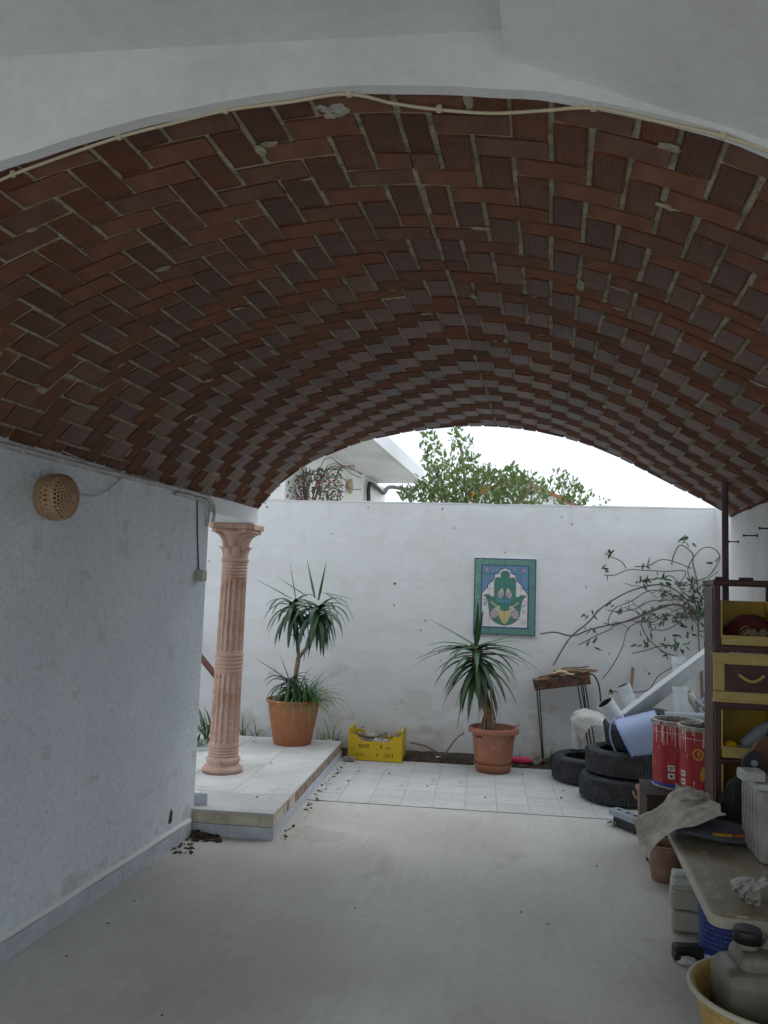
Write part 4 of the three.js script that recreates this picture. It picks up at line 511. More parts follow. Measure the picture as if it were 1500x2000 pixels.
{ // trees and houses beyond the wall
  const leafG = (l, w) => { const s = new THREE.Shape(); s.moveTo(0, 0); s.quadraticCurveTo(w, l * 0.4, 0, l); s.quadraticCurveTo(-w, l * 0.4, 0, 0); const g = new THREE.ShapeGeometry(s, 3); const p = g.attributes.position; for (let i = 0; i < p.count; i++) p.setZ(i, -0.4 * Math.abs(p.getX(i))); return g; };
  const L0 = leafG(0.10, 0.042);
  function crown(blobs, density, kind, parent, size = 1) { const gs = [[], [], []]; for (const [c, r, ry, n] of blobs) for (let i = 0; i < n * density; i++) { const v = V(rnd(-1, 1), rnd(-1, 1), rnd(-1, 1)); if (v.length() > 1) { continue; } v.multiplyScalar(Math.pow(v.length(), -0.25)); const q = V(c.x + v.x * r, c.y + v.y * ry, c.z + v.z * r); gs[Math.floor(rnd(3))].push(L0.clone().applyMatrix4(M4.compose(q, new THREE.Quaternion().setFromEuler(new THREE.Euler(rnd(-1.3, 1.3), rnd(6.28), rnd(-1.3, 1.3))), V(size, size, size).multiplyScalar(rnd(0.7, 1.25))))); } const cr = mesh('crown', merge(gs[0]), kind[0], parent); mesh('foliage', merge(gs[1]), kind[1], cr); mesh('foliage', merge(gs[2]), kind[2], cr); return cr; }
  const zT = -11.2, P = (x, y) => onZ(x, y, zT + rnd(-0.5, 0.5)), foot = onZ(930, 985, zT);
  const t = thing('orange_tree', 'orange tree with ripe fruit rising behind the courtyard wall', 'tree');
  mesh('trunk', merge([tube([V(foot.x, -0.03, zT), V(foot.x + 0.05, 1, zT), V(foot.x - 0.05, 2.0, zT)], 0.09, 12, 10), ...[[860, 930], [900, 870], [980, 940], [1040, 950], [840, 965], [930, 940]].map(([x, y]) => { const e = P(x, y); return tube([V(foot.x - 0.03, 1.7, zT), V((foot.x + e.x) / 2 + rnd(-0.1, 0.1), (1.8 + e.y) / 2, zT), e], 0.022, 10, 6); })]), M.bark, t);
  const blobs = [[870, 950, 0.42, 0.32, 330], [920, 960, 0.45, 0.35, 380], [970, 960, 0.42, 0.28, 300], [1020, 960, 0.36, 0.25, 230], [830, 970, 0.33, 0.22, 170], [850, 905, 0.24, 0.25, 100], [838, 870, 0.13, 0.22, 60], [900, 885, 0.22, 0.25, 80], [893, 850, 0.09, 0.2, 30], [920, 905, 0.15, 0.15, 45], [1000, 935, 0.2, 0.16, 60], [1045, 975, 0.22, 0.2, 80], [800, 968, 0.18, 0.12, 40], [950, 925, 0.2, 0.12, 50]].map(([x, y, r, ry, n]) => [P(x, y), r, ry, n]);
  crown(blobs, 2.2, M.treeLeaf, t, 0.95);
  for (const [x, y, r] of [[945, 955, 0.042], [872, 932, 0.03], [924, 964, 0.03]]) { const q = onZ(x, y, zT + 0.3); mesh('fruit', lump(r, 0.03, 2).translate(q.x, q.y, q.z), M.orange, t); }
  const t2 = thing('small_tree', 'smaller leafy tree beyond the wall beside the gabled house', 'tree'); const z2 = -14, f2 = onZ(1110, 985, z2);
  mesh('trunk', tube([V(f2.x, -0.03, z2), V(f2.x + 0.04, 1.5, z2), V(f2.x, 2.7, z2)], 0.06, 10, 8), M.bark, t2);
  crown([[1100, 962, 0.30, 0.28, 120], [1122, 972, 0.26, 0.22, 90], [1092, 938, 0.17, 0.2, 40]].map(([x, y, r, ry, n]) => [onZ(x, y, z2), r, ry, n]), 2.2, M.treeLeaf, t2, 1.05);
  const t3 = thing('thin_shrub', 'thin wispy shrub top just above the wall coping', 'shrub'); const z3 = -12, f3 = onZ(1175, 992, z3); mesh('stem', tube([V(f3.x, -0.03, z3), V(f3.x + 0.05, 1.4, z3), V(f3.x, 2.6, z3)], 0.02, 10, 6), M.twig, t3); crown([[1165, 980, 0.16, 0.08, 18], [1190, 984, 0.12, 0.05, 10]].map(([x, y, r, ry, n]) => [onZ(x, y, z3), r, ry, n]), 1.4, M.treeLeaf, t3, 0.8);
  // bougainvillea
  const zb = -9.3, tb = thing('bougainvillea', 'red flowering bougainvillea with thin twigs over the wall beside the neighbour house', 'shrub'); const fb = onZ(600, 980, zb);
  mesh('trunk', tube([V(fb.x, -0.03, zb), V(fb.x + 0.1, 1.2, zb), V(fb.x, 2.4, zb)], 0.035, 12, 8), M.bark, tb);
  const tw = []; for (let i = 0; i < 26; i++) { const e = onZ(rnd(540, 700), rnd(905, 965), zb + rnd(-0.35, 0.35)); tw.push(tube([V(fb.x, 2.35, zb), V((fb.x + e.x) / 2, e.y + rnd(-0.05, 0.15), (zb + e.z) / 2), e, e.clone().add(V(rnd(0.05, 0.15), rnd(-0.1, 0.02), 0))], 0.005, 10, 5)); } mesh('twigs', merge(tw), M.twig, tb);
  const fl = [], lv = []; for (let i = 0; i < 800; i++) { const px = rnd(525, 668), py = Math.max(lerp(955, 918, smooth(525, 640, px)), rnd(905, 985)); const q = onZ(px, py, zb + rnd(-0.4, 0.4)), g = L0.clone().applyMatrix4(M4.compose(q, new THREE.Quaternion().setFromEuler(new THREE.Euler(rnd(-1.5, 1.5), rnd(6.28), rnd(-1.5, 1.5))), V(0.6, 0.6, 0.6))); (i % 5 < 2 && py > 925 ? fl : lv).push(g); }
  mesh('flowers', merge(fl), M.flower, tb); mesh('leaves', merge(lv), M.leaf[1], tb);
  // neighbour's house with a wide eave
  const h = thing('neighbour_house', 'white neighbour house with wide flat eave and dark drainpipe beyond the wall', 'house');
  const ex = -2.23, wx = -3.0; mesh('wall', span(wx - 4, wx, -0.03, 3.41, -14.6, -8.9), std({ color: rgb(0.74, 0.735, 0.71), roughness: 0.9, bumpMap: bumpSmooth, bumpScale: 0.003 }), h);
  const rf = mesh('roof_slab', span(wx - 4.2, ex, 3.412, 3.56, -13.9, -8.7), M.plaster, h); mesh('roof_lip', span(ex + 0.003, ex + 0.04, 3.43, 3.64, -13.92, -8.68), M.whiteBeam, rf);
  const pp = [[720, 985], [720, 948], [735, 952], [750, 963], [757, 953], [790, 955], [815, 957]].map(([x, y]) => onX(x, y, wx + 0.06)); mesh('drainpipe', tube(pp, 0.035, 40, 8), M.iron, h);
  mesh('wall_lamp', lump(0.09, 0.1, 2, 0.5, 1.3, 0.8).translate(...onX(684, 950, wx + 0.05).toArray()), M.straw, h);
  // far gabled house
  const fz = -22, gA = onZ(1056, 958, fz), gB = onZ(1092, 975, fz); const g2 = thing('gabled_house', 'distant small white house with a pitched roof showing between the trees', 'house', [gA.x, -0.03, fz]); const hh = gA.y + 0.35; mesh('wall', extrude(polyShape([[-2.2, 0], [0.9, 0], [0.9, hh - 0.75], [-0.65, hh], [-2.2, hh - 0.75]]), 4, 0, 0, 0, -4), M.whiteBeam, g2);
  const rs = (s) => box(1.9, 0.07, 4.4, -0.65 + s * 0.83, hh - 0.36, -2, 0, 0, -s * 0.449); const r1 = mesh('roof', rs(1), M.clayPot, g2); mesh('roof', rs(-1), M.clayPot, g2);
}

// ------------------------------------------------------------------ yellow crate with stones
{
  const bl = onW(677, 1482, 1.47), br = onW(770, 1487, 1.47), Wd = 0.50, t = thing('yellow_crate', 'yellow plastic harvest crate full of stones at the soil edge', 'crate', [bl.x + 0.01, 0.012, bl.z], CT - 0.03);
  const Hh = 0.225, dip = 0.055, D = 0.32, th = 0.008;
  const cv = document.createElement('canvas'); cv.width = 512; cv.height = 256; const c = cv.getContext('2d'); c.fillStyle = '#d2b000'; c.fillRect(0, 0, 512, 256); for (let i = 0; i < 500; i++) { c.fillStyle = ['rgba(120,95,10,.10)', 'rgba(230,205,60,.10)', 'rgba(90,70,20,.08)'][i % 3]; c.fillRect(rnd(512), rnd(256), 4 + rnd(30), 2 + rnd(5)); } c.fillStyle = '#66510c'; c.font = 'bold 54px sans-serif'; c.fillText('BEN', 96, 138); c.fillText('R', 300, 138); c.font = 'bold 38px sans-serif'; c.fillText('.MI', 348, 138);
  const cm = new THREE.CanvasTexture(cv); cm.colorSpace = THREE.SRGBColorSpace; cm.wrapS = cm.wrapT = THREE.RepeatWrapping; cm.repeat.set(1 / Wd, 1 / 0.235);
  const side = (W, holes) => { const s = polyShape([[0, 0], [W, 0], [W, Hh], [W - 0.08, Hh], [W - 0.12, Hh - dip], [0.12, Hh - dip], [0.08, Hh], [0, Hh]]); for (const [x, y, w, h] of holes) { const p = new THREE.Path(); p.moveTo(x, y); p.lineTo(x, y + h); p.lineTo(x + w, y + h); p.lineTo(x + w, y); p.closePath(); s.holes.push(p); } return s; };
  const hs = []; for (let i = 0; i < 4; i++) { hs.push([0.075 + i * 0.022, 0.03, 0.009, 0.035], [0.345 + i * 0.022, 0.03, 0.01, 0.042]); } hs.push([0.27, 0.035, 0.012, 0.035]); for (let i = 0; i < 3; i++) hs.push([0.03 + i * 0.012, 0.075, 0.006, 0.04]);
  mesh('front_side', extrude(side(Wd, hs), th, 0.0015, 0, 0, -th), std({ map: cm, roughness: 0.5 }), t); mesh('back_side', extrude(side(Wd, hs), th, 0.0015, 0, 0, -D), M.yellow, t);
  const es = polyShape([[0, 0], [D - 0.02, 0], [D - 0.02, Hh + 0.05], [D - 0.09, Hh + 0.055], [D / 2, Hh + 0.055], [0.07, Hh + 0.055], [0, Hh + 0.05]]); const hp = new THREE.Path(); hp.moveTo(0.09, 0.15); hp.lineTo(0.09, 0.185); hp.lineTo(D - 0.11, 0.185); hp.lineTo(D - 0.11, 0.15); hp.closePath(); es.holes.push(hp);
  for (const x of [0, Wd - th]) mesh('end_side', extrude(es, th, 0.0015, x, 0, -0.01, 0, Math.PI / 2, 0), M.yellow, t);
  mesh('bottom', span(0.003, Wd - 0.003, 0.002, 0.012, -D + 0.003, -0.003), M.yellow, t);
  let k = 0; const cr = Math.cos(t.rotation.y), sr = Math.sin(t.rotation.y), toW = (x, y, z) => V(t.position.x + x * cr + z * sr, t.position.y + y, t.position.z - x * sr + z * cr);
  const sl = ['round pale stone heaped in the yellow crate', 'brown broken stone heaped in the yellow crate', 'white flat stone heaped in the yellow crate'];
  for (const [x, y, z, r, m] of [[0.10, 0.13, -0.1, 0.06, 1], [0.18, 0.205, -0.15, 0.05, 0], [0.16, 0.10, -0.22, 0.07, 0], [0.25, 0.10, -0.1, 0.07, 2], [0.30, 0.20, -0.15, 0.05, 1], [0.33, 0.10, -0.22, 0.07, 1], [0.26, 0.165, -0.07, 0.035, 2], [0.33, 0.16, -0.08, 0.04, 2], [0.40, 0.12, -0.12, 0.06, 2], [0.41, 0.19, -0.2, 0.04, 1], [0.08, 0.18, -0.2, 0.05, 1], [0.10, 0.07, -0.08, 0.05, 0], [0.42, 0.07, -0.2, 0.055, 0]]) { const q = toW(x, y, z), s = solo('stone', lump(r, 0.28, 2, 1, 0.75, 0.95), M.stone[m], sl[m], 'stone', q.toArray(), rnd(6), 'stones in the yellow crate'); }
  const q = onW(682, 1477, 1.40); solo('clay_shard', lump(0.045, 0.2, 2, 1.3, 0.55, 0.8), M.stone[1], 'brown clay shard lying in front of the yellow crate', 'shard', [q.x + 0.0, 0.03, q.z]);
  const e = onW(645, 1440, SOILW + 0.12); solo('dry_husk', lump(0.06, 0.35, 2, 1.2, 0.9, 0.8), M.straw, 'pale dry plant husk on the soil behind the platform corner', 'husk', [e.x, 0.09, e.z]);
  const s0 = onW(800, 1450, SOILW + 0.16), s1 = onW(862, 1470, SOILW + 0.2); solo('wooden_stick', tube([s0, s0.clone().lerp(s1, 0.5).add(V(0, 0.012, 0)), V(s1.x, SOILY + 0.012, s1.z)], 0.008, 14, 6), M.wood, 'thin dark stick running from the crate down to the soil', 'stick');
  const w = onW(856, 1477, SOILW + 0.08); solo('white_pebble', lump(0.018, 0.2, 1, 1.4, 0.6, 1), M.stone[2], 'small white pebble on the soil between crate and plastic flowerpot', 'pebble', [w.x, SOILY + 0.016, w.z]);
  const r0 = onW(998, 1497, SOILW + 0.06), r1 = onW(1034, 1500, SOILW + 0.06); const rp = solo('pink_bottle', lathe([[0, 0], [0.028, 0.001], [0.03, 0.012], [0.03, 0.15], [0.016, 0.17], [0.016, 0.19], [0, 0.19]], 18).rotateZ(-Math.PI / 2), std({ color: rgb(0.62, 0.03, 0.09), roughness: 0.45 }), 'pink red plastic bottle lying on the soil beside the flowerpot', 'bottle', [r0.x, SOILY + 0.034, r0.z], CT);
  const u = onW(1012, 1486, SOILW + 0.2); solo('clear_bottle', lathe([[0, 0], [0.03, 0.001], [0.032, 0.05], [0.028, 0.07], [0.012, 0.1], [0.012, 0.115], [0, 0.115]], 18), std({ color: rgb(0.42, 0.46, 0.48), roughness: 0.25 }), 'grey translucent bottle upright on the soil by the wall', 'bottle', [u.x, SOILY - 0.002, u.z]);
  const u2 = onW(1045, 1490, SOILW + 0.12); solo('grey_stone', lump(0.06, 0.25, 2, 1.2, 0.8, 0.9), M.stone[1], 'grey stone on the soil beside the brazier leg', 'stone', [u2.x, SOILY + 0.03, u2.z]);
}
// ------------------------------------------------------------------ rusty brazier on wire legs
{
  const W0 = wallW - 0.16, a = onW(1043, 1337, W0), b = onW(1150, 1324, W0), c = a.clone().lerp(b, 0.5), L = a.distanceTo(b), t = thing('rusty_brazier', 'rusty trough brazier heaped with dry twigs on thin wire legs by the wall', 'brazier', [c.x, 0, c.z], CT);
  const H0 = c.y, tilt = Math.atan2(b.y - a.y, L);
  const tr = mesh('trough', merge([box(L, 0.09, 0.012, 0, 0, 0.1), box(L, 0.09, 0.012, 0, 0, -0.1), box(0.012, 0.09, 0.188, -L / 2 + 0.006, 0, 0), box(0.012, 0.09, 0.188, L / 2 - 0.006, 0, 0), box(L - 0.026, 0.01, 0.186, 0, -0.038, 0)]), M.rust, t); tr.position.y = H0; tr.rotation.z = tilt;
  const F = (px, py, w) => onW(px, py, w).sub(V(c.x, 0, c.z)).applyAxisAngle(V(0, 1, 0), -CT);
  const leg = (x0, x1, z0, z1, ytop) => mesh('leg', bar(V(x1, SOILY - 0.01, z1), V(x0, ytop, z0), 0.006), M.iron, t);
  leg(-L / 2 + 0.02, -L / 2 + 0.09, 0.1, 0.09, H0 - 0.05); leg(-L / 2 + 0.045, -L / 2 + 0.10, 0.085, 0.07, H0 - 0.05); leg(L / 2 - 0.12, L / 2 + 0.02, 0.1, 0.12, H0); leg(L / 2 - 0.09, L / 2 + 0.05, 0.1, 0.1, H0); leg(L / 2 - 0.05, L / 2 + 0.06, -0.1, -0.1, H0); leg(L / 2 - 0.03, L / 2 + 0.10, -0.1, -0.11, H0);
  mesh('side_handle', tube([V(L / 2 - 0.04, H0 + 0.06, -0.02), V(L / 2 + 0.03, H0 + 0.075, -0.02), V(L / 2 + 0.08, H0 + 0.01, -0.02), V(L / 2 + 0.105, H0 - 0.12, -0.02), V(L / 2 + 0.11, H0 - 0.28, -0.02)], 0.008, 24, 6), M.iron, t);
  mesh('ash', lump(0.2, 0.15, 2, L * 2.1, 0.12, 0.42).translate(0, H0 + 0.02, 0), M.soil, t);
  for (let i = 0; i < 34; i++) { const x = rnd(-L / 2 - 0.02, L / 2 - 0.05), y = H0 + 0.045 + rnd(0.085) * (1 - Math.abs(x) / L * 2) + x * Math.tan(tilt), z = rnd(-0.08, 0.08), A = V(x, y, z), B = A.clone().add(V(rnd(0.06, 0.22), rnd(-0.015, 0.035), rnd(-0.05, 0.05))); solo('dry_twig', tube([A, A.clone().lerp(B, 0.5).add(V(0, rnd(-0.012, 0.012), 0)), B], rnd(0.004, 0.011), 8, 6), i % 3 ? M.wood : M.dryLeaf, 'dry brown twig lying on the rusty brazier', 'twig', [c.x, 0, c.z], CT, 'twigs on the brazier'); }
  const tq = onW(1100, 1306, W0); solo('wood_offcut', lump(0.05, 0.3, 2, 1.8, 0.6, 0.9), M.paleWood, 'pale piece of rotten wood on top of the brazier twigs', 'wood', [tq.x, H0 + 0.075, tq.z]);
}
// ------------------------------------------------------------------ tyres
function tyre(name, label, R, r, w) {
  const t = thing(name, label, 'tyre', [0, 0, 0], 0, 'old tyres in the corner'); const p = [], hw = w / 2, b = 0.035;
  // carcass as a closed lathe: tread, shoulders, sidewalls, bead and hollow inside
  p.push([r, -hw + 0.03], [r + 0.012, -hw + 0.012], [r + 0.05, -hw], [R - b * 1.2, -hw + 0.002], [R - b * 0.35, -hw + 0.012], [R - 0.004, -hw + b], [R, -hw * 0.4], [R, hw * 0.4], [R - 0.004, hw - b], [R - b * 0.35, hw - 0.012], [R - b * 1.2, hw - 0.002], [r + 0.05, hw], [r + 0.012, hw - 0.012], [r, hw - 0.03], [r + 0.03, hw - 0.022], [R - 0.035, hw - 0.03], [R - 0.02, 0], [R - 0.035, -hw + 0.03], [r + 0.03, -hw + 0.022], [r, -hw + 0.03]);
  const body = mesh('carcass', lathe(p, 64), M.rubber, t);
  const bl = []; for (let i = 0; i < 72; i++) { const a = i / 72 * 2 * Math.PI; for (const [y, h, o] of [[-hw * 0.62, w * 0.15, 0], [-hw * 0.2, w * 0.15, 0.02], [hw * 0.2, w * 0.15, 0.05], [hw * 0.62, w * 0.15, 0.07]]) bl.push(box(0.008, h, 2 * Math.PI * R / 72 * 0.78, 0, 0, 0, 0.15, 0, 0).applyMatrix4(new THREE.Matrix4().makeRotationY(-a - o).multiply(new THREE.Matrix4().makeTranslation(R + 0.001, y, 0)))); }
  mesh('tread', merge(bl), M.rubber, body); return t;
}
const tA = onY(1200, 1578, 0.01);
const SX = 0.56, SZ = tA.z - 0.31;
{
  const lower = tyre('car_tyre', 'lower black tyre of the two stacked in the courtyard corner', 0.315, 0.19, 0.2); lower.position.set(SX, 0.108, SZ);
  const up = tyre('car_tyre', 'upper black tyre of the stacked pair, under the blue bucket', 0.30, 0.185, 0.195); up.position.set(SX + 0.03, 0.308, SZ - 0.01); up.rotation.y = 0.7;
  const lf = tyre('car_tyre', 'single black tyre lying flat under the draped white sheet', 0.30, 0.19, 0.215); const lp = onY(1112, 1535, 0.01); lf.position.set(lp.x + 0.16, 0.1155, lp.z - 0.285); lf.rotation.y = 1.9;
  const bk = tyre('car_tyre', 'black tyre leaning on the stack behind the blue bucket', 0.29, 0.18, 0.19); bk.position.set(SX + 0.17, 0.535, SZ - 0.14); bk.rotation.set(0.12, 0.4, 0.16);
}
{ // blue bucket lying on the tyres
  const t = thing('blue_bucket', 'pale blue plastic bucket lying tilted on the tyre stack with its handle hanging', 'bucket');
  const c = onZ(1258, 1434, SZ + 0.12); t.position.copy(c);
  const H = 0.31, r0 = 0.13, r1 = 0.185, g = lathe([[0, 0], [r0, 0], [r0 + 0.004, 0.01], [r1 - 0.002, H - 0.012], [r1 + 0.008, H - 0.008], [r1 + 0.008, H], [r1 - 0.004, H], [r0 - 0.002, 0.012], [0, 0.012]], 48).translate(0, -H / 2, 0);
  const axis = V(-0.86, -0.46, -0.06).normalize(), q = new THREE.Quaternion().setFromUnitVectors(V(0, 1, 0), axis); t.quaternion.copy(q);
  const bd = mesh('bucket', g, M.blueBucket, t); mesh('rim', metreUV(place(new THREE.TorusGeometry(r1 + 0.007, 0.005, 8, 48), 0, H / 2 - 0.005, 0, Math.PI / 2)), M.blueRim, bd);
  const qi = q.clone().invert(), pv = axis.clone().cross(V(0, 0, 1)).normalize().applyQuaternion(qi), bl = V(-0.80, -0.45, 0.42).normalize().applyQuaternion(qi), hp = []; for (let i = 0; i <= 16; i++) { const a = Math.PI * i / 16; hp.push(V(0, H / 2 - 0.02, 0).addScaledVector(pv, Math.cos(a) * (r1 + 0.01)).addScaledVector(bl, Math.sin(a) * 0.13)); } mesh('handle', tube(hp, 0.0075, 40, 8), M.blueBucket, t).userData.label = 'thin pale blue hanging handle';
}
// pipes, board, sheet and stick heaped behind the tyres
{
  const zP = SZ - 0.12, zB = SZ - 0.28;
  const P = (name, label, a, b, r, m) => { const t = thing(name, label, 'pipe', a.toArray(), 0, 'plastic pipes heaped on the tyres'); mesh('pipe_wall', pipeGeo(V(0, 0, 0), b.clone().sub(a), r), m, t); mesh('bore_shade_liner', pipeGeo(V(0, 0, 0), b.clone().sub(a).multiplyScalar(0.985), r - 0.0045, 0.002), M.shadeDarkWood, t); mesh('socket', pipeGeo(b.clone().sub(a).multiplyScalar(0.9), b.clone().sub(a).multiplyScalar(1.002), r + 0.004, 0.0035), m, t); return t; };  // dark liner paints the shade inside each pipe bore
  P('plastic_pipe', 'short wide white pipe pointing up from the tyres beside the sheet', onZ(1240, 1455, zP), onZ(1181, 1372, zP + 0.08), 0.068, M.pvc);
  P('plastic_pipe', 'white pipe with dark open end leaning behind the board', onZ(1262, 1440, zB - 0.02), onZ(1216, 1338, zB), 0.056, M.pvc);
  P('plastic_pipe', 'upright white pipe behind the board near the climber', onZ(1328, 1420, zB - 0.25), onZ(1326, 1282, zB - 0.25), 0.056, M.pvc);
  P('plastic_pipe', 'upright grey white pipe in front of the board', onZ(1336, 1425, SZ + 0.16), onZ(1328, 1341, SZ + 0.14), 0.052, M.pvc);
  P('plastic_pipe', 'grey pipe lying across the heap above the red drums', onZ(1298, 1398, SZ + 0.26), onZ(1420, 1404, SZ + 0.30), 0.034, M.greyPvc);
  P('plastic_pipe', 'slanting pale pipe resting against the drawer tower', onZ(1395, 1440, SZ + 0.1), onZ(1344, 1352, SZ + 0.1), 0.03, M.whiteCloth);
  const zb = SZ - 0.04, a = onZ(1222, 1404, zb), b = onZ(1400, 1270, zb - 0.05), d = b.clone().sub(a), L = d.length(), t = thing('white_board', 'long white laminated board sloping up from the tyres behind the red drums', 'board', a.toArray());
  t.quaternion.setFromRotationMatrix(new THREE.Matrix4().makeBasis(d.clone().normalize(), V(0, 0, 1).cross(d).normalize().clone(), V(0, 0, 1).sub(d.clone().normalize().multiplyScalar(d.clone().normalize().z)).normalize()));
  t.rotateX(-0.55);
  mesh('panel', rbox(L, 0.024, 0.24, 0.003, L / 2, 0, 0), M.pvc, t); mesh('front_edge', rbox(L - 0.004, 0.036, 0.014, 0.003, L / 2, 0.0, 0.127), M.whiteBeam, t);
  const s0 = onW(1216, 1480, wallW - 0.35), s1 = onW(1236, 1304, wallW - 0.05); solo('wooden_stake', bar(V(s0.x, 0.01, s0.z + 0.05), s1, 0.014, 8), M.wood, 'upright brown wooden stake behind the white pipes', 'stake');
  // hoses
  const hz = SZ + 0.12; solo('grey_hose', tube([onZ(1360, 1368, hz), onZ(1372, 1378, hz + 0.05), onZ(1386, 1390, hz + 0.03), onZ(1374, 1398, hz), onZ(1362, 1384, hz), onZ(1376, 1366, hz - 0.03), onZ(1398, 1364, hz)], 0.016, 50, 8), M.greyPvc, 'loop of grey hose on the heap beside the drawer tower', 'hose');
  // draped sheet over a propped roll
  const z0 = tA.z - 0.40, Q = (px, py, dz) => onZ(px, py, z0 + dz).toArray();
  const rb = onY(1125, 1462, 0.226), rt = onZ(1127, 1393, rb.z - 0.01); solo('carpet_roll', pipeGeo(rb, rt, 0.047, 0.012), M.whiteCloth, 'pale rolled mat standing on the lying tyre beneath the sheet', 'roll');
  const zs = rb.z; const S = (px, py, dz) => onZ(px, py, zs + dz).toArray();
  solo('draped_sheet', cloth([[S(1114, 1402, 0.0), S(1122, 1390, -0.03), S(1140, 1384, -0.05), S(1162, 1388, -0.02), S(1182, 1399, 0.1), S(1208, 1416, 0.22)], [S(1118, 1412, 0.06), S(1128, 1402, 0.07), S(1144, 1398, 0.08), S(1162, 1402, 0.12), S(1180, 1410, 0.2), S(1204, 1424, 0.3)], [S(1136, 1450, 0.05), S(1140, 1440, 0.09), S(1149, 1424, 0.11), S(1163, 1416, 0.15), S(1180, 1420, 0.22), S(1200, 1432, 0.3)]], 40, 20, 0.0035, 9, 1.3), M.whiteCloth, 'dirty white plastic sheet draped from the rolled mat over the tyres', 'sheet');
}
// ------------------------------------------------------------------ red drums on a box, terracotta pots
{
  const zc = -5.46, box0 = thing('wooden_box', 'wooden box under the red paint drums, its colour darkened to stand for shade', 'box', [0.90, 0, zc - 0.1]); const bh = 0.40;  // box planks coloured near black as painted shade below the drums
  for (let i = 0; i < 4; i++) mesh('plank', box(0.62, 0.09, 0.018, 0, 0.055 + i * 0.098, 0.2), M.shadeDarkWood, box0); mesh('lid', box(0.63, 0.018, 0.42, 0, bh - 0.009, 0), M.shadeDarkWood, box0); for (const s of [-1, 1]) mesh('end_panel', box(0.018, 0.38, 0.38, s * 0.3, 0.192, 0), M.shadeDarkWood, box0); mesh('back_panel', box(0.62, 0.38, 0.018, 0, 0.192, -0.2), M.shadeDarkWood, box0);
  const cv = document.createElement('canvas'); cv.width = 1024; cv.height = 512; const c = cv.getContext('2d'); c.fillStyle = '#a5121f'; c.fillRect(0, 0, 1024, 512);
  for (let i = 0; i < 900; i++) { c.fillStyle = ['rgba(80,5,12,.18)', 'rgba(200,30,40,.12)', 'rgba(60,10,10,.15)'][i % 3]; c.fillRect(rnd(1024), rnd(512), 2 + rnd(16), 2 + rnd(30)); }
  c.fillStyle = '#2c3f9a'; c.fillRect(0, 478, 1024, 34); c.fillStyle = '#d9c9c4'; c.fillRect(0, 78, 1024, 4);
  for (const x of [180, 560, 900]) { c.fillStyle = '#c99a20'; c.beginPath(); c.ellipse(x, 190, 38, 44, 0, 0, 7); c.fill(); c.fillStyle = '#a5121f'; c.beginPath(); c.ellipse(x, 190, 26, 31, 0, 0, 7); c.fill(); c.strokeStyle = '#c99a20'; c.lineWidth = 7; c.beginPath(); c.arc(x, 182, 9, 0.6, 4.6, true); c.arc(x, 199, 9, 4.6, 1.2); c.stroke(); c.fillStyle = '#c99a20'; c.beginPath(); c.ellipse(x + 30, 330, 16, 60, 0.1, 0, 7); c.fill(); }
  for (const x of [60, 400, 760]) for (const y of [330, 392]) { c.fillStyle = '#d8d2cc'; c.fillRect(x, y, 46, 46); c.fillStyle = '#1a1a1a'; c.beginPath(); if (y === 330) { c.fillRect(x + 8, y + 14, 30, 7); c.fillRect(x + 10, y + 26, 26, 6); } else { c.arc(x + 23, y + 24, 10, 0, 7); c.fill(); } }
  for (let i = 0; i < 46; i++) { const x = rnd(1024), y = rnd(30), l = 30 + rnd(150); c.strokeStyle = 'rgba(222,214,206,.9)'; c.lineWidth = 3 + rnd(6); c.lineCap = 'round'; c.beginPath(); c.moveTo(x, y); c.lineTo(x + rnd(-4, 4), y + l); c.stroke(); } for (let i = 0; i < 30; i++) { c.fillStyle = 'rgba(220,205,200,.7)'; c.beginPath(); c.ellipse(rnd(1024), 80 + rnd(380), 2 + rnd(4), 6 + rnd(24), 0.1, 0, 7); c.fill(); }
  const map = new THREE.CanvasTexture(cv); map.colorSpace = THREE.SRGBColorSpace; map.wrapS = THREE.RepeatWrapping; const mat = std({ map, roughness: 0.4 });
  const drum = (x, z, label, turn) => { const t = thing('paint_drum', label, 'paint drum', [x, bh + 0.001, z], turn, 'red paint drums'); const R = 0.15, H = 0.42; const g = new THREE.CylinderGeometry(R, R, H - 0.02, 48, 1, true).translate(0, H / 2, 0); mesh('body', g, mat, t); mesh('bottom', cyl(R - 0.002, R - 0.002, 0.008, 40, 0, 0.006, 0), M.tin, t); mesh('hoop', metreUV(place(new THREE.TorusGeometry(R, 0.004, 8, 48), 0, 0.012, 0, Math.PI / 2)), M.tin, t); mesh('rim', lathe([[R + 0.002, H - 0.03], [R + 0.009, H - 0.022], [R + 0.010, H - 0.004], [R + 0.003, H], [R - 0.008, H - 0.002], [R - 0.012, H - 0.03]], 48), M.tin, t); mesh('dried_paint', lump(R - 0.012, 0.08, 3, 1, 0.07, 1).translate(0, H - 0.035, 0), M.soil, t); for (let i = 0; i < 9; i++) { const a = i * 0.7 + 0.2; mesh('rim_clasp', box(0.016, 0.022, 0.006, Math.sin(a) * (R + 0.009), H - 0.016, Math.cos(a) * (R + 0.009), 0, a, 0), i % 3 ? M.tin : M.redPaint, t); } return t; };
  const l = onZ(1326, 1480, zc - 0.1), r = onZ(1376, 1480, zc + 0.02); drum(l.x, zc - 0.17, 'red paint drum further from the drawer tower, half hidden by its neighbour', 1.1); drum(r.x, zc + 0.02, 'red paint drum next to the drawer tower, streaked with white paint', 0.35);
  const q0 = onY(1310, 1672, 0.0), q = onY(1300, 1682, 0.0); const pot = (x, z, r, h, m, label) => solo('terracotta_pot', potGeo(r * 0.72, r, h, 0.008, 0.03), m, label, 'flowerpot', [x, 0.001, z]);
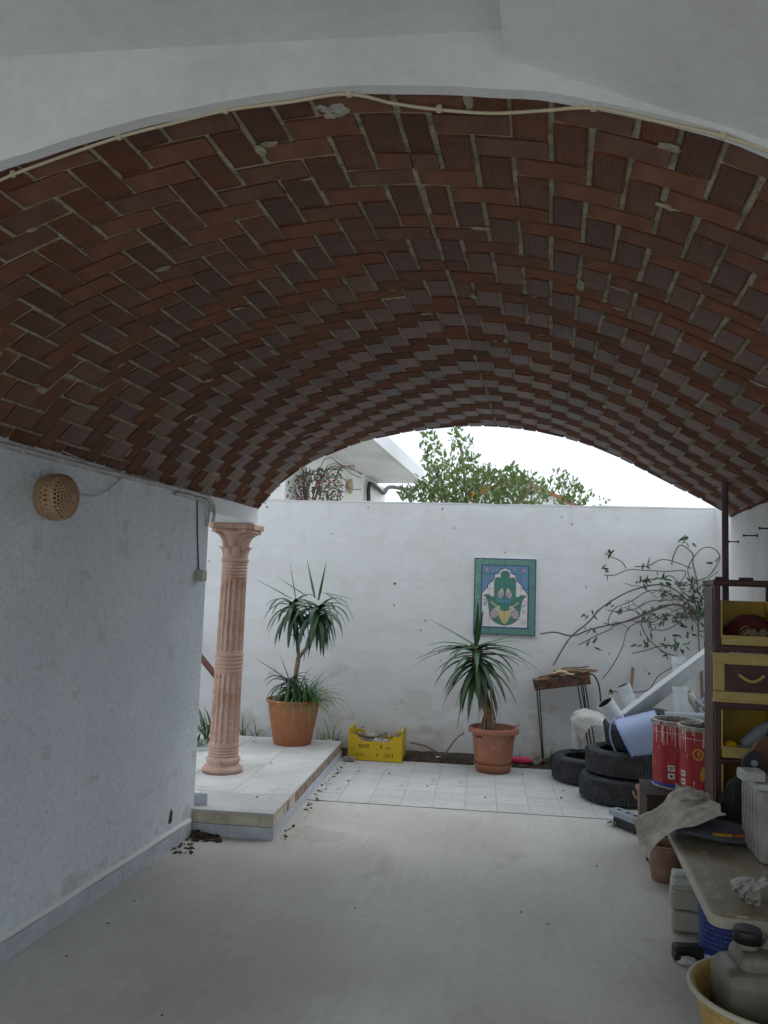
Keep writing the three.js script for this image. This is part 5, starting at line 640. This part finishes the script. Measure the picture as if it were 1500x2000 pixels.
  pot(0.66, -5.06, 0.105, 0.2, M.dullClay, 'pale terracotta pot on the floor below the hanging canvas cloth'); pot(0.80, -4.86, 0.08, 0.13, M.darkWood, 'small dark brown pot on the floor under the table end'); pot(0.66, -6.02, 0.065, 0.30, M.dullClay, 'tall narrow clay pot beside the tyre stack holding tools');
  const p0 = V(0.66, 0.28, -6.02); const rl = thing('paint_roller', 'paint roller frame leaning out of the narrow clay pot', 'paint roller', p0.toArray()); const e = onZ(1236, 1545, -6.02).sub(p0), e2 = onZ(1241, 1556, -6.02).sub(p0), e3 = onZ(1276, 1575, -6.02).sub(p0); mesh('frame', tube([V(0, -0.1, 0), e3, e2, e2.clone().lerp(e, 0.4), e], 0.008, 30, 6), M.paleWood, rl); mesh('grip', bar(V(0.01, -0.06, 0.02), V(0.02, 0.05, 0.03), 0.018, 10), M.blackPlastic, rl);
  const wb = onZ(1263, 1530, -6.0), wc = onZ(1278, 1566, -6.0); solo('white_tube', pipeGeo(V(0.01, -0.2, 0), V(wb.x - 0.66, wb.y - 0.28, 0.02), 0.026), M.pvc, 'short white plastic tube sticking up from the narrow clay pot', 'tube', [0.66, 0.28, -6.02]);
}
// ------------------------------------------------------------------ drawer tower
{
  const Z0 = -4.6, X0 = 0.845, Wd = 0.35, Dp = 0.36, t = thing('drawer_tower', 'brown and yellow plastic drawer tower with open bins and one closed drawer', 'drawer tower', [X0, 0, Z0], -0.03);
  const Y = (py) => onZ(1390, py, Z0).y, top = Y(1139);
  for (const x of [0.014, Wd - 0.014]) for (const z of [-0.014, -Dp + 0.014]) mesh('post', rbox(0.03, top - 0.004, 0.03, 0.004, x, top / 2, z), M.brownPlastic, t);
  mesh('top_frame', merge([rbox(Wd + 0.012, 0.03, 0.034, 0.006, Wd / 2, top + 0.006, -0.014), rbox(Wd + 0.012, 0.03, 0.034, 0.006, Wd / 2, top + 0.006, -Dp + 0.014), rbox(0.034, 0.03, Dp - 0.05, 0.006, 0.014, top + 0.006, -Dp / 2), rbox(0.034, 0.03, Dp - 0.05, 0.006, Wd - 0.014, top + 0.006, -Dp / 2), rbox(0.05, 0.016, 0.03, 0.005, 0.03, top + 0.027, -0.014), rbox(0.07, 0.016, 0.03, 0.005, 0.16, top + 0.027, -0.03)]), M.brownPlastic, t);
  for (const x of [-0.003, Wd + 0.003]) mesh('side_panel', rbox(0.006, top - 0.03, Dp - 0.07, 0.002, x, top / 2, -Dp / 2), M.brownPlastic, t);
  const rail = (y, h) => mesh('rail', merge([rbox(Wd + 0.006, h, 0.03, 0.004, Wd / 2, y, -0.011), rbox(Wd + 0.006, h, 0.03, 0.004, Wd / 2, y, -Dp + 0.011), rbox(0.03, h, Dp - 0.05, 0.004, 0.011, y, -Dp / 2), rbox(0.03, h, Dp - 0.05, 0.004, Wd - 0.011, y, -Dp / 2)]), M.brownPlastic, t);
  const bin = (y0, y1, lip) => { const w = Wd - 0.075, x0 = 0.036, d = Dp - 0.03, b = mesh('bin', merge([span(x0, x0 + w, y0, y0 + 0.008, -d, -0.002), span(x0, x0 + w, y0 + 0.009, y1, -d - 0.006, -d), span(x0 - 0.005, x0, y0, y1, -d, -0.004), span(x0 + w, x0 + w + 0.005, y0, y1, -d, -0.004)]), M.amberPlastic, t); mesh('front_lip', merge([rbox(w + 0.006, lip, 0.012, 0.004, x0 + w / 2, y0 + lip / 2, 0.008), rbox(w + 0.02, 0.012, 0.016, 0.004, x0 + w / 2, y0 + lip, 0.01), rbox(0.008, y1 - y0 - lip, 0.01, 0.003, x0 - 0.003, (y0 + y1 + lip) / 2, 0.004), rbox(0.008, y1 - y0 - lip, 0.01, 0.003, x0 + w + 0.003, (y0 + y1 + lip) / 2, 0.004)]), M.creamPlastic, b); return b; };
  const a0 = Y(1258), a1 = Y(1172); bin(a0, a1, 0.045); rail(Y(1266), 0.035);
  // the closed drawer
  const d1 = Y(1274), d0 = Y(1368), dr = new THREE.Group(); dr.name = 'drawer'; t.add(dr);
  mesh('drawer_box', span(0.03, Wd - 0.03, d0 + 0.02, d1 - 0.02, -Dp + 0.03, -0.01), M.brownPlastic, dr);
  mesh('front_border', merge([rbox(Wd + 0.02, 0.055, 0.024, 0.005, Wd / 2, d1 - 0.029, 0.006), rbox(Wd + 0.02, 0.05, 0.024, 0.005, Wd / 2, d0 + 0.027, 0.006), rbox(0.055, d1 - d0 - 0.108, 0.024, 0.005, 0.018, (d0 + d1) / 2, 0.006), rbox(0.055, d1 - d0 - 0.108, 0.024, 0.005, Wd - 0.018, (d0 + d1) / 2, 0.006), rbox(Wd + 0.03, 0.012, 0.03, 0.004, Wd / 2, d1 - 0.004, 0.008), rbox(Wd + 0.03, 0.014, 0.03, 0.004, Wd / 2, d0 + 0.004, 0.008)]), M.creamPlastic, dr);
  const ym = (d0 + d1) / 2, fp = mesh('front_panel', rbox(Wd - 0.08, d1 - d0 - 0.1, 0.012, 0.002, Wd / 2, ym, 0.006), M.brownPlastic, dr);
  const rb = []; for (let i = 0; i < 14; i++) rb.push(box(0.003, d1 - d0 - 0.112, 0.002, Wd * 0.14 + i * Wd * 0.052, ym, 0.0128)); 
  const hp = []; for (let i = 0; i <= 10; i++) { const u = i / 10; hp.push(V(Wd / 2 - 0.06 + u * 0.12, ym + 0.016 - Math.sin(u * Math.PI) * 0.03, 0.014 + Math.sin(u * Math.PI) * 0.022)); } mesh('handle', tube(hp, 0.0085, 24, 8), M.creamPlastic, dr);
  rail(Y(1375), 0.035); bin(Y(1477), Y(1384), 0.05); rail(Y(1484), 0.022); const y4 = Y(1484) - 0.012; bin(y4 - 0.27, y4 - 0.005, 0.045); rail(y4 - 0.285, 0.022); bin(y4 - 0.56, y4 - 0.30, 0.045); rail(0.02, 0.035);
  // what lies in the bins
  const W = (x, y, z) => [X0 + x, y, Z0 + z];
  solo('burgundy_cloth', lump(0.13, 0.25, 3, 1.05, 0.55, 0.9), M.burgundy, 'crumpled burgundy cloth in the topmost open bin', 'cloth', W(0.235, a0 + 0.075, -0.16));
  const st = []; for (let i = 0; i < 40; i++) { const a = rnd(6.28), A = V(rnd(-0.02, 0.02), rnd(0.02), rnd(-0.02, 0.02)); st.push(tube([A, A.clone().add(V(Math.cos(a) * 0.035, rnd(0.02, 0.05), Math.sin(a) * 0.03)), A.clone().add(V(Math.cos(a) * 0.07, rnd(0.0, 0.03), Math.sin(a) * 0.05))], 0.0022, 8, 5)); } solo('straw_cord', merge(st), M.straw, 'tangled pale cord in front of the burgundy cloth', 'cord', W(0.22, a0 + 0.03, -0.045));
  const y3 = Y(1477); solo('yellow_ball', new THREE.SphereGeometry(0.036, 32, 20), std({ color: rgb(0.72, 0.43, 0.0), roughness: 0.6, bumpMap: bumpFine, bumpScale: 0.001 }), 'small yellow ball in the open bin below the closed drawer', 'ball', W(0.085, y3 + 0.045, -0.05));
  const bt = solo('grey_bottle', lathe([[0, 0], [0.032, 0.001], [0.035, 0.01], [0.035, 0.12], [0.02, 0.16], [0.014, 0.175], [0.014, 0.2], [0, 0.2]], 24), M.greyPvc, 'grey bottle lying aslant in the open bin behind the ball', 'bottle', W(0.16, y3 + 0.045, -0.1)); bt.rotation.set(0.2, 0, -0.75);
  solo('grey_rag', lump(0.06, 0.3, 2, 1.3, 0.6, 1), M.greyBag, 'grey rag stuffed beside the bottle in the open bin', 'rag', W(0.29, y3 + 0.05, -0.12));
}
// ------------------------------------------------------------------ low table with its load
const TY = 0.45;
{
  const t = thing('low_table', 'low table with worn beige top and rounded cream edge', 'table', [0, 0, 0]); const x0 = 0.592, x1 = 1.19, z1 = -3.30, z0 = -4.52;
  const rs = (a, b, c, d, r) => { const s = new THREE.Shape(); s.moveTo(a + r, c); s.lineTo(b - 0.01, c); s.lineTo(b, c + 0.01); s.lineTo(b, d); s.lineTo(a, d); s.lineTo(a, c + r); s.quadraticCurveTo(a, c, a + r, c); return s; };
  mesh('table_top', extrude(rs(x0 + 0.012, x1, -z1 + 0.012, -z0, 0.05), 0.01, 0.001, 0, TY - 0.009, 0, -Math.PI / 2).translate(0, 0, 0), M.tableTop, t);
  mesh('edge_frame', extrude(rs(x0, x1, -z1, -z0 - 0.002, 0.06), 0.03, 0.005, 0, TY - 0.042, 0, -Math.PI / 2), M.tableEdge, t);
  for (const [x, z] of [[x0 + 0.12, z1 - 0.12], [x1 - 0.04, z1 - 0.12], [x0 + 0.12, z0 + 0.05], [x1 - 0.04, z0 + 0.05]]) mesh('leg', cyl(0.016, 0.013, TY - 0.045, 12, x, (TY - 0.045) / 2, z), M.iron, t);
  // black bag, grey orange bag
  solo('black_bag', lump(0.17, 0.2, 3, 0.95, 0.95, 0.6), M.blackCloth, 'crumpled black bag on the table end against the drawer tower', 'bag', [1.0, TY + 0.12, -4.42]);
  const b = thing('tool_bag', 'flat grey bag with orange and yellow print under the canvas cloth', 'bag', [0.80, TY, -4.30]); mesh('bag_body', lump(0.2, 0.10, 3, 1.15, 0.19, 0.72).translate(0, 0.04, 0), M.greyBag, b);
  const patch = (x, w, c) => { const g = new THREE.SphereGeometry(0.2, 24, 8, 1.2 + x, w, 1.05, 0.22).scale(1.19, 0.205, 0.745).translate(0, 0.041, 0); mesh('print_patch', metreUV(g), std({ color: rgb(...c), roughness: 0.6 }), b); }; patch(0.15, 0.4, [0.62, 0.34, 0.02]); patch(0.6, 0.5, [0.55, 0.12, 0.03]); patch(1.15, 0.3, [0.50, 0.09, 0.03]);
  const Q = (px, py, z) => onZ(px, py, z).toArray();
  solo('canvas_cloth', cloth([
    [Q(1266, 1688, -4.30), Q(1250, 1650, -4.36), Q(1236, 1602, -4.42), Q(1243, 1598, -4.52)],
    [Q(1276, 1655, -4.22), Q(1270, 1630, -4.32), Q(1262, 1594, -4.42), Q(1268, 1586, -4.52)],
    [Q(1300, 1632, -4.16), Q(1304, 1612, -4.28), Q(1300, 1580, -4.40), Q(1296, 1566, -4.52)],
    [Q(1328, 1622, -4.12), Q(1330, 1596, -4.26), Q(1322, 1568, -4.40), Q(1308, 1550, -4.54)],
    [Q(1356, 1612, -4.12), Q(1360, 1585, -4.26), Q(1350, 1562, -4.40), Q(1334, 1542, -4.54)],
    [Q(1388, 1602, -4.12), Q(1388, 1580, -4.26), Q(1374, 1562, -4.40), Q(1356, 1542, -4.54)],
    [Q(1417, 1594, -4.14), Q(1406, 1576, -4.26), Q(1394, 1562, -4.40), Q(1374, 1548, -4.54)]], 36, 48, 0.010, 8, 0.4), M.canvas, 'crumpled beige canvas cloth draped over the bag and hanging off the table', 'cloth');
  solo('folded_trouser_leg', cloth([[Q(1318, 1528, -4.50), Q(1320, 1545, -4.44), Q(1322, 1562, -4.40)], [Q(1345, 1538, -4.50), Q(1345, 1548, -4.40), Q(1345, 1560, -4.38)], [Q(1372, 1545, -4.50), Q(1376, 1552, -4.42), Q(1370, 1562, -4.38)]], 14, 14, 0.006, 7, 2.2), M.canvas, 'folded end of beige canvas on top of the draped cloth', 'cloth');
  // white storage box and tools on it
  const bz = -3.95, w = thing('white_storage_box', 'white plastic storage box with red label standing on the table', 'storage box', [0.90, TY + 0.001, bz], 0.0), H = onZ(1470, 1530, bz).y - TY;
  mesh('box_body', rbox(0.29, H - 0.03, 0.34, 0.02, 0.15, (H - 0.03) / 2, -0.17), M.boxPlastic, w); mesh('lid', rbox(0.31, 0.03, 0.36, 0.01, 0.15, H - 0.016, -0.17), M.whitePlastic, w);
  for (let i = 0; i < 5; i++) mesh('side_rib', rbox(0.01, H - 0.07, 0.016, 0.003, 0.002, (H - 0.03) / 2, -0.05 - i * 0.06), M.boxPlastic, w);
  const cv = document.createElement('canvas'); cv.width = cv.height = 256; const c = cv.getContext('2d'); c.fillStyle = '#b3a79c'; c.fillRect(0, 0, 256, 256); c.strokeStyle = '#b02a2a'; c.lineWidth = 34; c.beginPath(); c.arc(200, 40, 110, 1.2, 3.2); c.stroke(); c.strokeStyle = '#e6e2dc'; c.lineWidth = 20; c.beginPath(); c.arc(220, 140, 90, 1.6, 3.4); c.stroke(); c.strokeStyle = '#777'; c.lineWidth = 10; c.beginPath(); c.arc(230, 190, 80, 1.8, 3.6); c.stroke(); const lm = new THREE.CanvasTexture(cv); lm.colorSpace = THREE.SRGBColorSpace; const lb = mesh('label', new THREE.BoxGeometry(0.2, H - 0.1, 0.002).translate(0.16, (H - 0.03) / 2, 0.0015), std({ map: lm, roughness: 0.5 }), w);
  const topY = TY + 0.001 + H; solo('white_bracket', rbox(0.10, 0.05, 0.09, 0.012, 0, 0.025, 0), M.whitePlastic, 'white plastic block on the corner of the storage box', 'block', [0.885, topY + 0.001, bz - 0.05], 0.15); solo('scrap_tray', merge([rbox(0.2, 0.012, 0.1, 0.004, 0, 0.006, 0), rbox(0.19, 0.02, 0.012, 0.003, 0, 0.018, 0.04)]), M.paleWood, 'flat pale scrap lying on the storage box lid', 'scrap', [1.06, topY + 0.001, bz - 0.09], 0.1);
  const sw = thing('wooden_plane', 'dark red wooden tool panel with black wheel leaning on the drawer tower', 'tool', [0.93, topY, bz - 0.26]); const s = new THREE.Shape(); s.moveTo(0, 0.06); s.quadraticCurveTo(0.0, 0.15, 0.1, 0.165); s.lineTo(0.27, 0.17); s.lineTo(0.27, 0.0); s.lineTo(0.06, 0.0); s.quadraticCurveTo(0.01, 0.0, 0, 0.06); mesh('panel', extrude(s, 0.03, 0.004, 0, 0.006, 0), M.darkWood, sw); const wh = mesh('wheel', cyl(0.05, 0.05, 0.03, 28, 0.0, 0.052, 0.055, Math.PI / 2), M.blackPlastic, sw); mesh('hub', cyl(0.015, 0.015, 0.036, 16, 0, 0.052, 0.055, Math.PI / 2), M.greyPvc, wh);
  // knitted glove
  solo('work_glove', cloth([[Q(1500, 1700, -3.40), Q(1470, 1722, -3.38), Q(1440, 1724, -3.40), Q(1431, 1728, -3.42)], [Q(1510, 1690, -3.46), Q(1480, 1702, -3.46), Q(1452, 1716, -3.46), Q(1433, 1721, -3.46)], [Q(1512, 1676, -3.52), Q(1492, 1690, -3.52), Q(1466, 1704, -3.50), Q(1440, 1714, -3.50)], [Q(1530, 1690, -3.6), Q(1510, 1698, -3.6), Q(1490, 1704, -3.58), Q(1470, 1708, -3.56)]].map((r) => r.map((q) => [q[0], Math.max(q[1], TY + 0.02) * 0.5 + 0.5 * (TY + 0.035), q[2]])), 24, 24, 0.009, 10, 0.9), M.whiteCloth, 'crumpled grey white knitted glove on the table top', 'glove');
  const fg = []; [[1431, 1726], [1446, 1748], [1462, 1760], [1478, 1764]].forEach(([px, py]) => { const e = onY(px, py, TY + 0.016), a = onY(1478, 1724, TY + 0.045); fg.push(tube([a, a.clone().lerp(e, 0.5).add(V(0, 0.012, 0)), e], 0.015, 10, 8)); }); solo('glove_fingers', merge(fg), M.whiteCloth, 'limp knitted fingers of a work glove on the table top', 'glove');
}
// ------------------------------------------------------------------ under and beside the table
{
  const c = onY(1330, 1808, 0.0), t = thing('white_canister', 'white plastic canister with a lid on the floor under the table edge', 'canister', [0.68, 0.001, -4.36], -0.1);
  mesh('body', merge([rbox(0.17, 0.10, 0.15, 0.02, 0, 0.052, 0), rbox(0.18, 0.10, 0.16, 0.02, 0, 0.155, 0)]), M.jug, t); mesh('lid', rbox(0.165, 0.05, 0.15, 0.014, 0, 0.232, 0), M.whitePlastic, t); mesh('lid_rim', rbox(0.175, 0.012, 0.16, 0.005, 0, 0.209, 0), M.whitePlastic, t);
  const b = thing('blue_paint_pail', 'dark blue printed paint pail under the table', 'paint pail', [0.80, 0.001, -4.06]);
  const cv = document.createElement('canvas'); cv.width = 1024; cv.height = 256; const x = cv.getContext('2d'); x.fillStyle = '#c9cdd0'; x.fillRect(0, 0, 1024, 256); x.fillStyle = '#1f2f74'; x.fillRect(0, 0, 1024, 216); x.fillStyle = '#27397f'; x.fillRect(0, 0, 1024, 60); x.fillStyle = '#d98a9a'; x.fillRect(0, 60, 1024, 6); x.fillStyle = 'rgba(150,160,215,.55)'; for (let r = 0; r < 8; r++) for (let k = 0; k < 60; k++) x.fillRect(k * 17.2 + rnd(3), 84 + r * 16, 6 + rnd(10), 4); x.fillStyle = '#1f2f74'; for (let k = 0; k < 26; k++) { x.beginPath(); x.ellipse(k * 40 + rnd(20), 216, 16 + rnd(14), 6 + rnd(16), 0, 0, 7); x.fill(); }
  const m = new THREE.CanvasTexture(cv); m.colorSpace = THREE.SRGBColorSpace; m.wrapS = THREE.RepeatWrapping; const R = 0.135; mesh('pail_wall', new THREE.CylinderGeometry(R, R * 0.93, 0.33, 48, 1, true).translate(0, 0.166, 0), std({ map: m, roughness: 0.45 }), b); mesh('pail_bottom', cyl(R * 0.925, R * 0.925, 0.006, 40, 0, 0.004, 0), M.whitePlastic, b); mesh('lid', lathe([[0, 0.338], [R - 0.01, 0.338], [R + 0.006, 0.345], [R + 0.007, 0.322], [R, 0.318]], 48), M.whitePlastic, b);
  const k = onY(1312, 1872, 0), k2 = onY(1355, 1862, 0); const bt = thing('black_tool_case', 'black rubber block lying on the floor beside the blue pail', 'tool', [k.x + 0.02, 0.001, k.z - 0.03], 0.12); mesh('case', rbox(0.16, 0.05, 0.07, 0.012, 0.07, 0.026, 0), M.blackPlastic, bt); mesh('foot', rbox(0.05, 0.028, 0.06, 0.008, 0.005, 0.016, 0.028), M.blackPlastic, bt);
  const ws = onY(1345, 1885, 0); solo('white_scrap', lump(0.035, 0.3, 2, 1.2, 0.5, 0.8), M.whitePlastic, 'small white scrap on the floor between black block and basin', 'scrap', [ws.x, 0.016, ws.z]);
  // basin with a jug
  const rim = 0.32, L = onY(1340, 1905, rim), R2 = 0.27, bx = L.x + R2 * 0.99, bz = L.z + 0.05;
  const bs = thing('yellow_basin', 'large cream yellow plastic basin on the floor in front of the table', 'basin', [bx, 0.001, bz]); mesh('bowl', lathe([[0, 0], [0.17, 0.001], [0.18, 0.01], [R2 - 0.02, rim - 0.015], [R2 - 0.002, rim - 0.012], [R2, rim], [R2 - 0.016, rim + 0.003], [R2 - 0.03, rim - 0.012], [0.172, 0.016], [0, 0.014]], 64), M.basin, bs); mesh('rim', metreUV(place(new THREE.TorusGeometry(R2 - 0.008, 0.0095, 10, 72), 0, rim - 0.004, 0, Math.PI / 2)), M.tableEdge, bs);
  const jg = thing('plastic_jug', 'dirty translucent square jug with black screw cap standing in the yellow basin', 'jug', [bx - 0.03, 0.018, bz - 0.03], 0.10); jg.scale.setScalar(1.16); mesh('jug_body', rbox(0.30, 0.33, 0.19, 0.05, 0.02, 0.167, 0), M.jugDirty, jg); mesh('shoulder', rbox(0.20, 0.07, 0.14, 0.03, 0.02, 0.335, 0), M.jugDirty, jg); mesh('neck', cyl(0.03, 0.034, 0.05, 20, -0.04, 0.375, 0), M.jugDirty, jg); mesh('cap', lathe([[0, 0.42], [0.036, 0.42], [0.04, 0.414], [0.04, 0.384], [0, 0.384]], 28).translate(-0.04, 0, 0), M.blackPlastic, jg); mesh('handle', tube([V(0.0, 0.36, 0), V(0.04, 0.405, 0), V(0.10, 0.40, 0), V(0.135, 0.34, 0), V(0.14, 0.29, 0)], 0.016, 20, 8), M.jugDirty, jg);
  solo('dark_red_rag', lump(0.09, 0.3, 3, 1.1, 0.5, 1), M.burgundy, 'dark red rag at the bottom of the yellow basin', 'rag', [bx - 0.09, 0.055, bz + 0.10]);
  // things by the tyres on the floor
  const g = onY(1228, 1618, 0.0), gh = thing('grey_fitting', 'dark grey slotted plastic fitting on the floor under the hanging cloth', 'fitting', [g.x - 0.03, 0.001, g.z], -0.95); gh.scale.setScalar(1.25); mesh('channel', rbox(0.22, 0.035, 0.075, 0.006, 0.02, 0.07, 0), M.greyPvc, gh); mesh('base_block', rbox(0.18, 0.05, 0.06, 0.006, 0.03, 0.026, 0), M.blackPlastic, gh); for (const x of [-0.04, 0.03, 0.09]) mesh('slot', rbox(0.02, 0.003, 0.02, 0.001, x, 0.0885, 0), M.blackPlastic, gh); for (const x of [0, 0.03]) mesh('bolt', cyl(0.007, 0.007, 0.03, 8, x - 0.06, 0.02, 0.05, Math.PI / 2), M.tin, gh);
}
// ------------------------------------------------------------------ litter on the floor
{
  const bits = []; const add = (p, r) => bits.push(lump(r, 0.4, 1, rnd(0.8, 1.6), 0.45, 1).rotateY(rnd(6)).translate(p.x, p.y, p.z));
  for (let i = 0; i < 60; i++) { const d = Math.pow(rnd(), 0.7); add(court(0.05 + rnd(0.03) + Math.abs(rnd(-1, 1)) * 0.05, 0.004 + (d > 0.42 ? 0.004 : 0), lerp(-1.0, 1.3, d)), rnd(0.003, 0.009)); }
  for (let i = 0; i < 80; i++) { const p = onY(345 + rnd(-45, 35), 1648 + rnd(-12, 20), 0); if (p.x > XL + 0.02) add(p.setY(0.004), rnd(0.004, 0.012)); }
  for (const [x, y] of [[211, 1803], [130, 1867], [207, 1735], [262, 1760], [277, 1753], [694, 1773], [1070, 1804], [1018, 1781], [1166, 1691], [316, 1983]]) add(onY(x, y, 0.002), 0.0045);
  for (const [x, y] of [[835, 1535], [948, 1557], [1100, 1544], [1096, 1558], [680, 1525], [660, 1508], [650, 1517], [1020, 1512], [700, 1506], [760, 1510]]) add(onY(x, y, 0.011), 0.008);
  for (const [x, y] of [[502, 1556], [570, 1445], [495, 1448], [500, 1452], [530, 1490]]) add(onY(x, y, 0.166), 0.007);
  const m = mesh('litter', merge(bits), M.soil); tag(m, 'dark crumbs of earth and dead leaves scattered on the floor', 'litter', null, 'stuff');
  const hp = onY(372, 1632, 0); const heap = []; for (let i = 0; i < 190; i++) { const d = Math.pow(rnd(), 0.7), q = onY(378 + rnd(-1, 1) * (10 + 44 * d), 1632 + rnd(-1, 1) * (5 + 9 * d), 0); if (q.x > XL + 0.022 && q.z > -5.05) heap.push(lump(rnd(0.006, 0.018), 0.45, 1, 1.3, 0.7, 1).translate(q.x, 0.004 + (1 - d) * rnd(0.03), q.z)); } tag(mesh('soil_heap', merge(heap)), 'small heap of dark earth in the corner of wall and platform', 'soil', null, 'stuff').material = M.soil;
}
renderer.render(scene, camera);
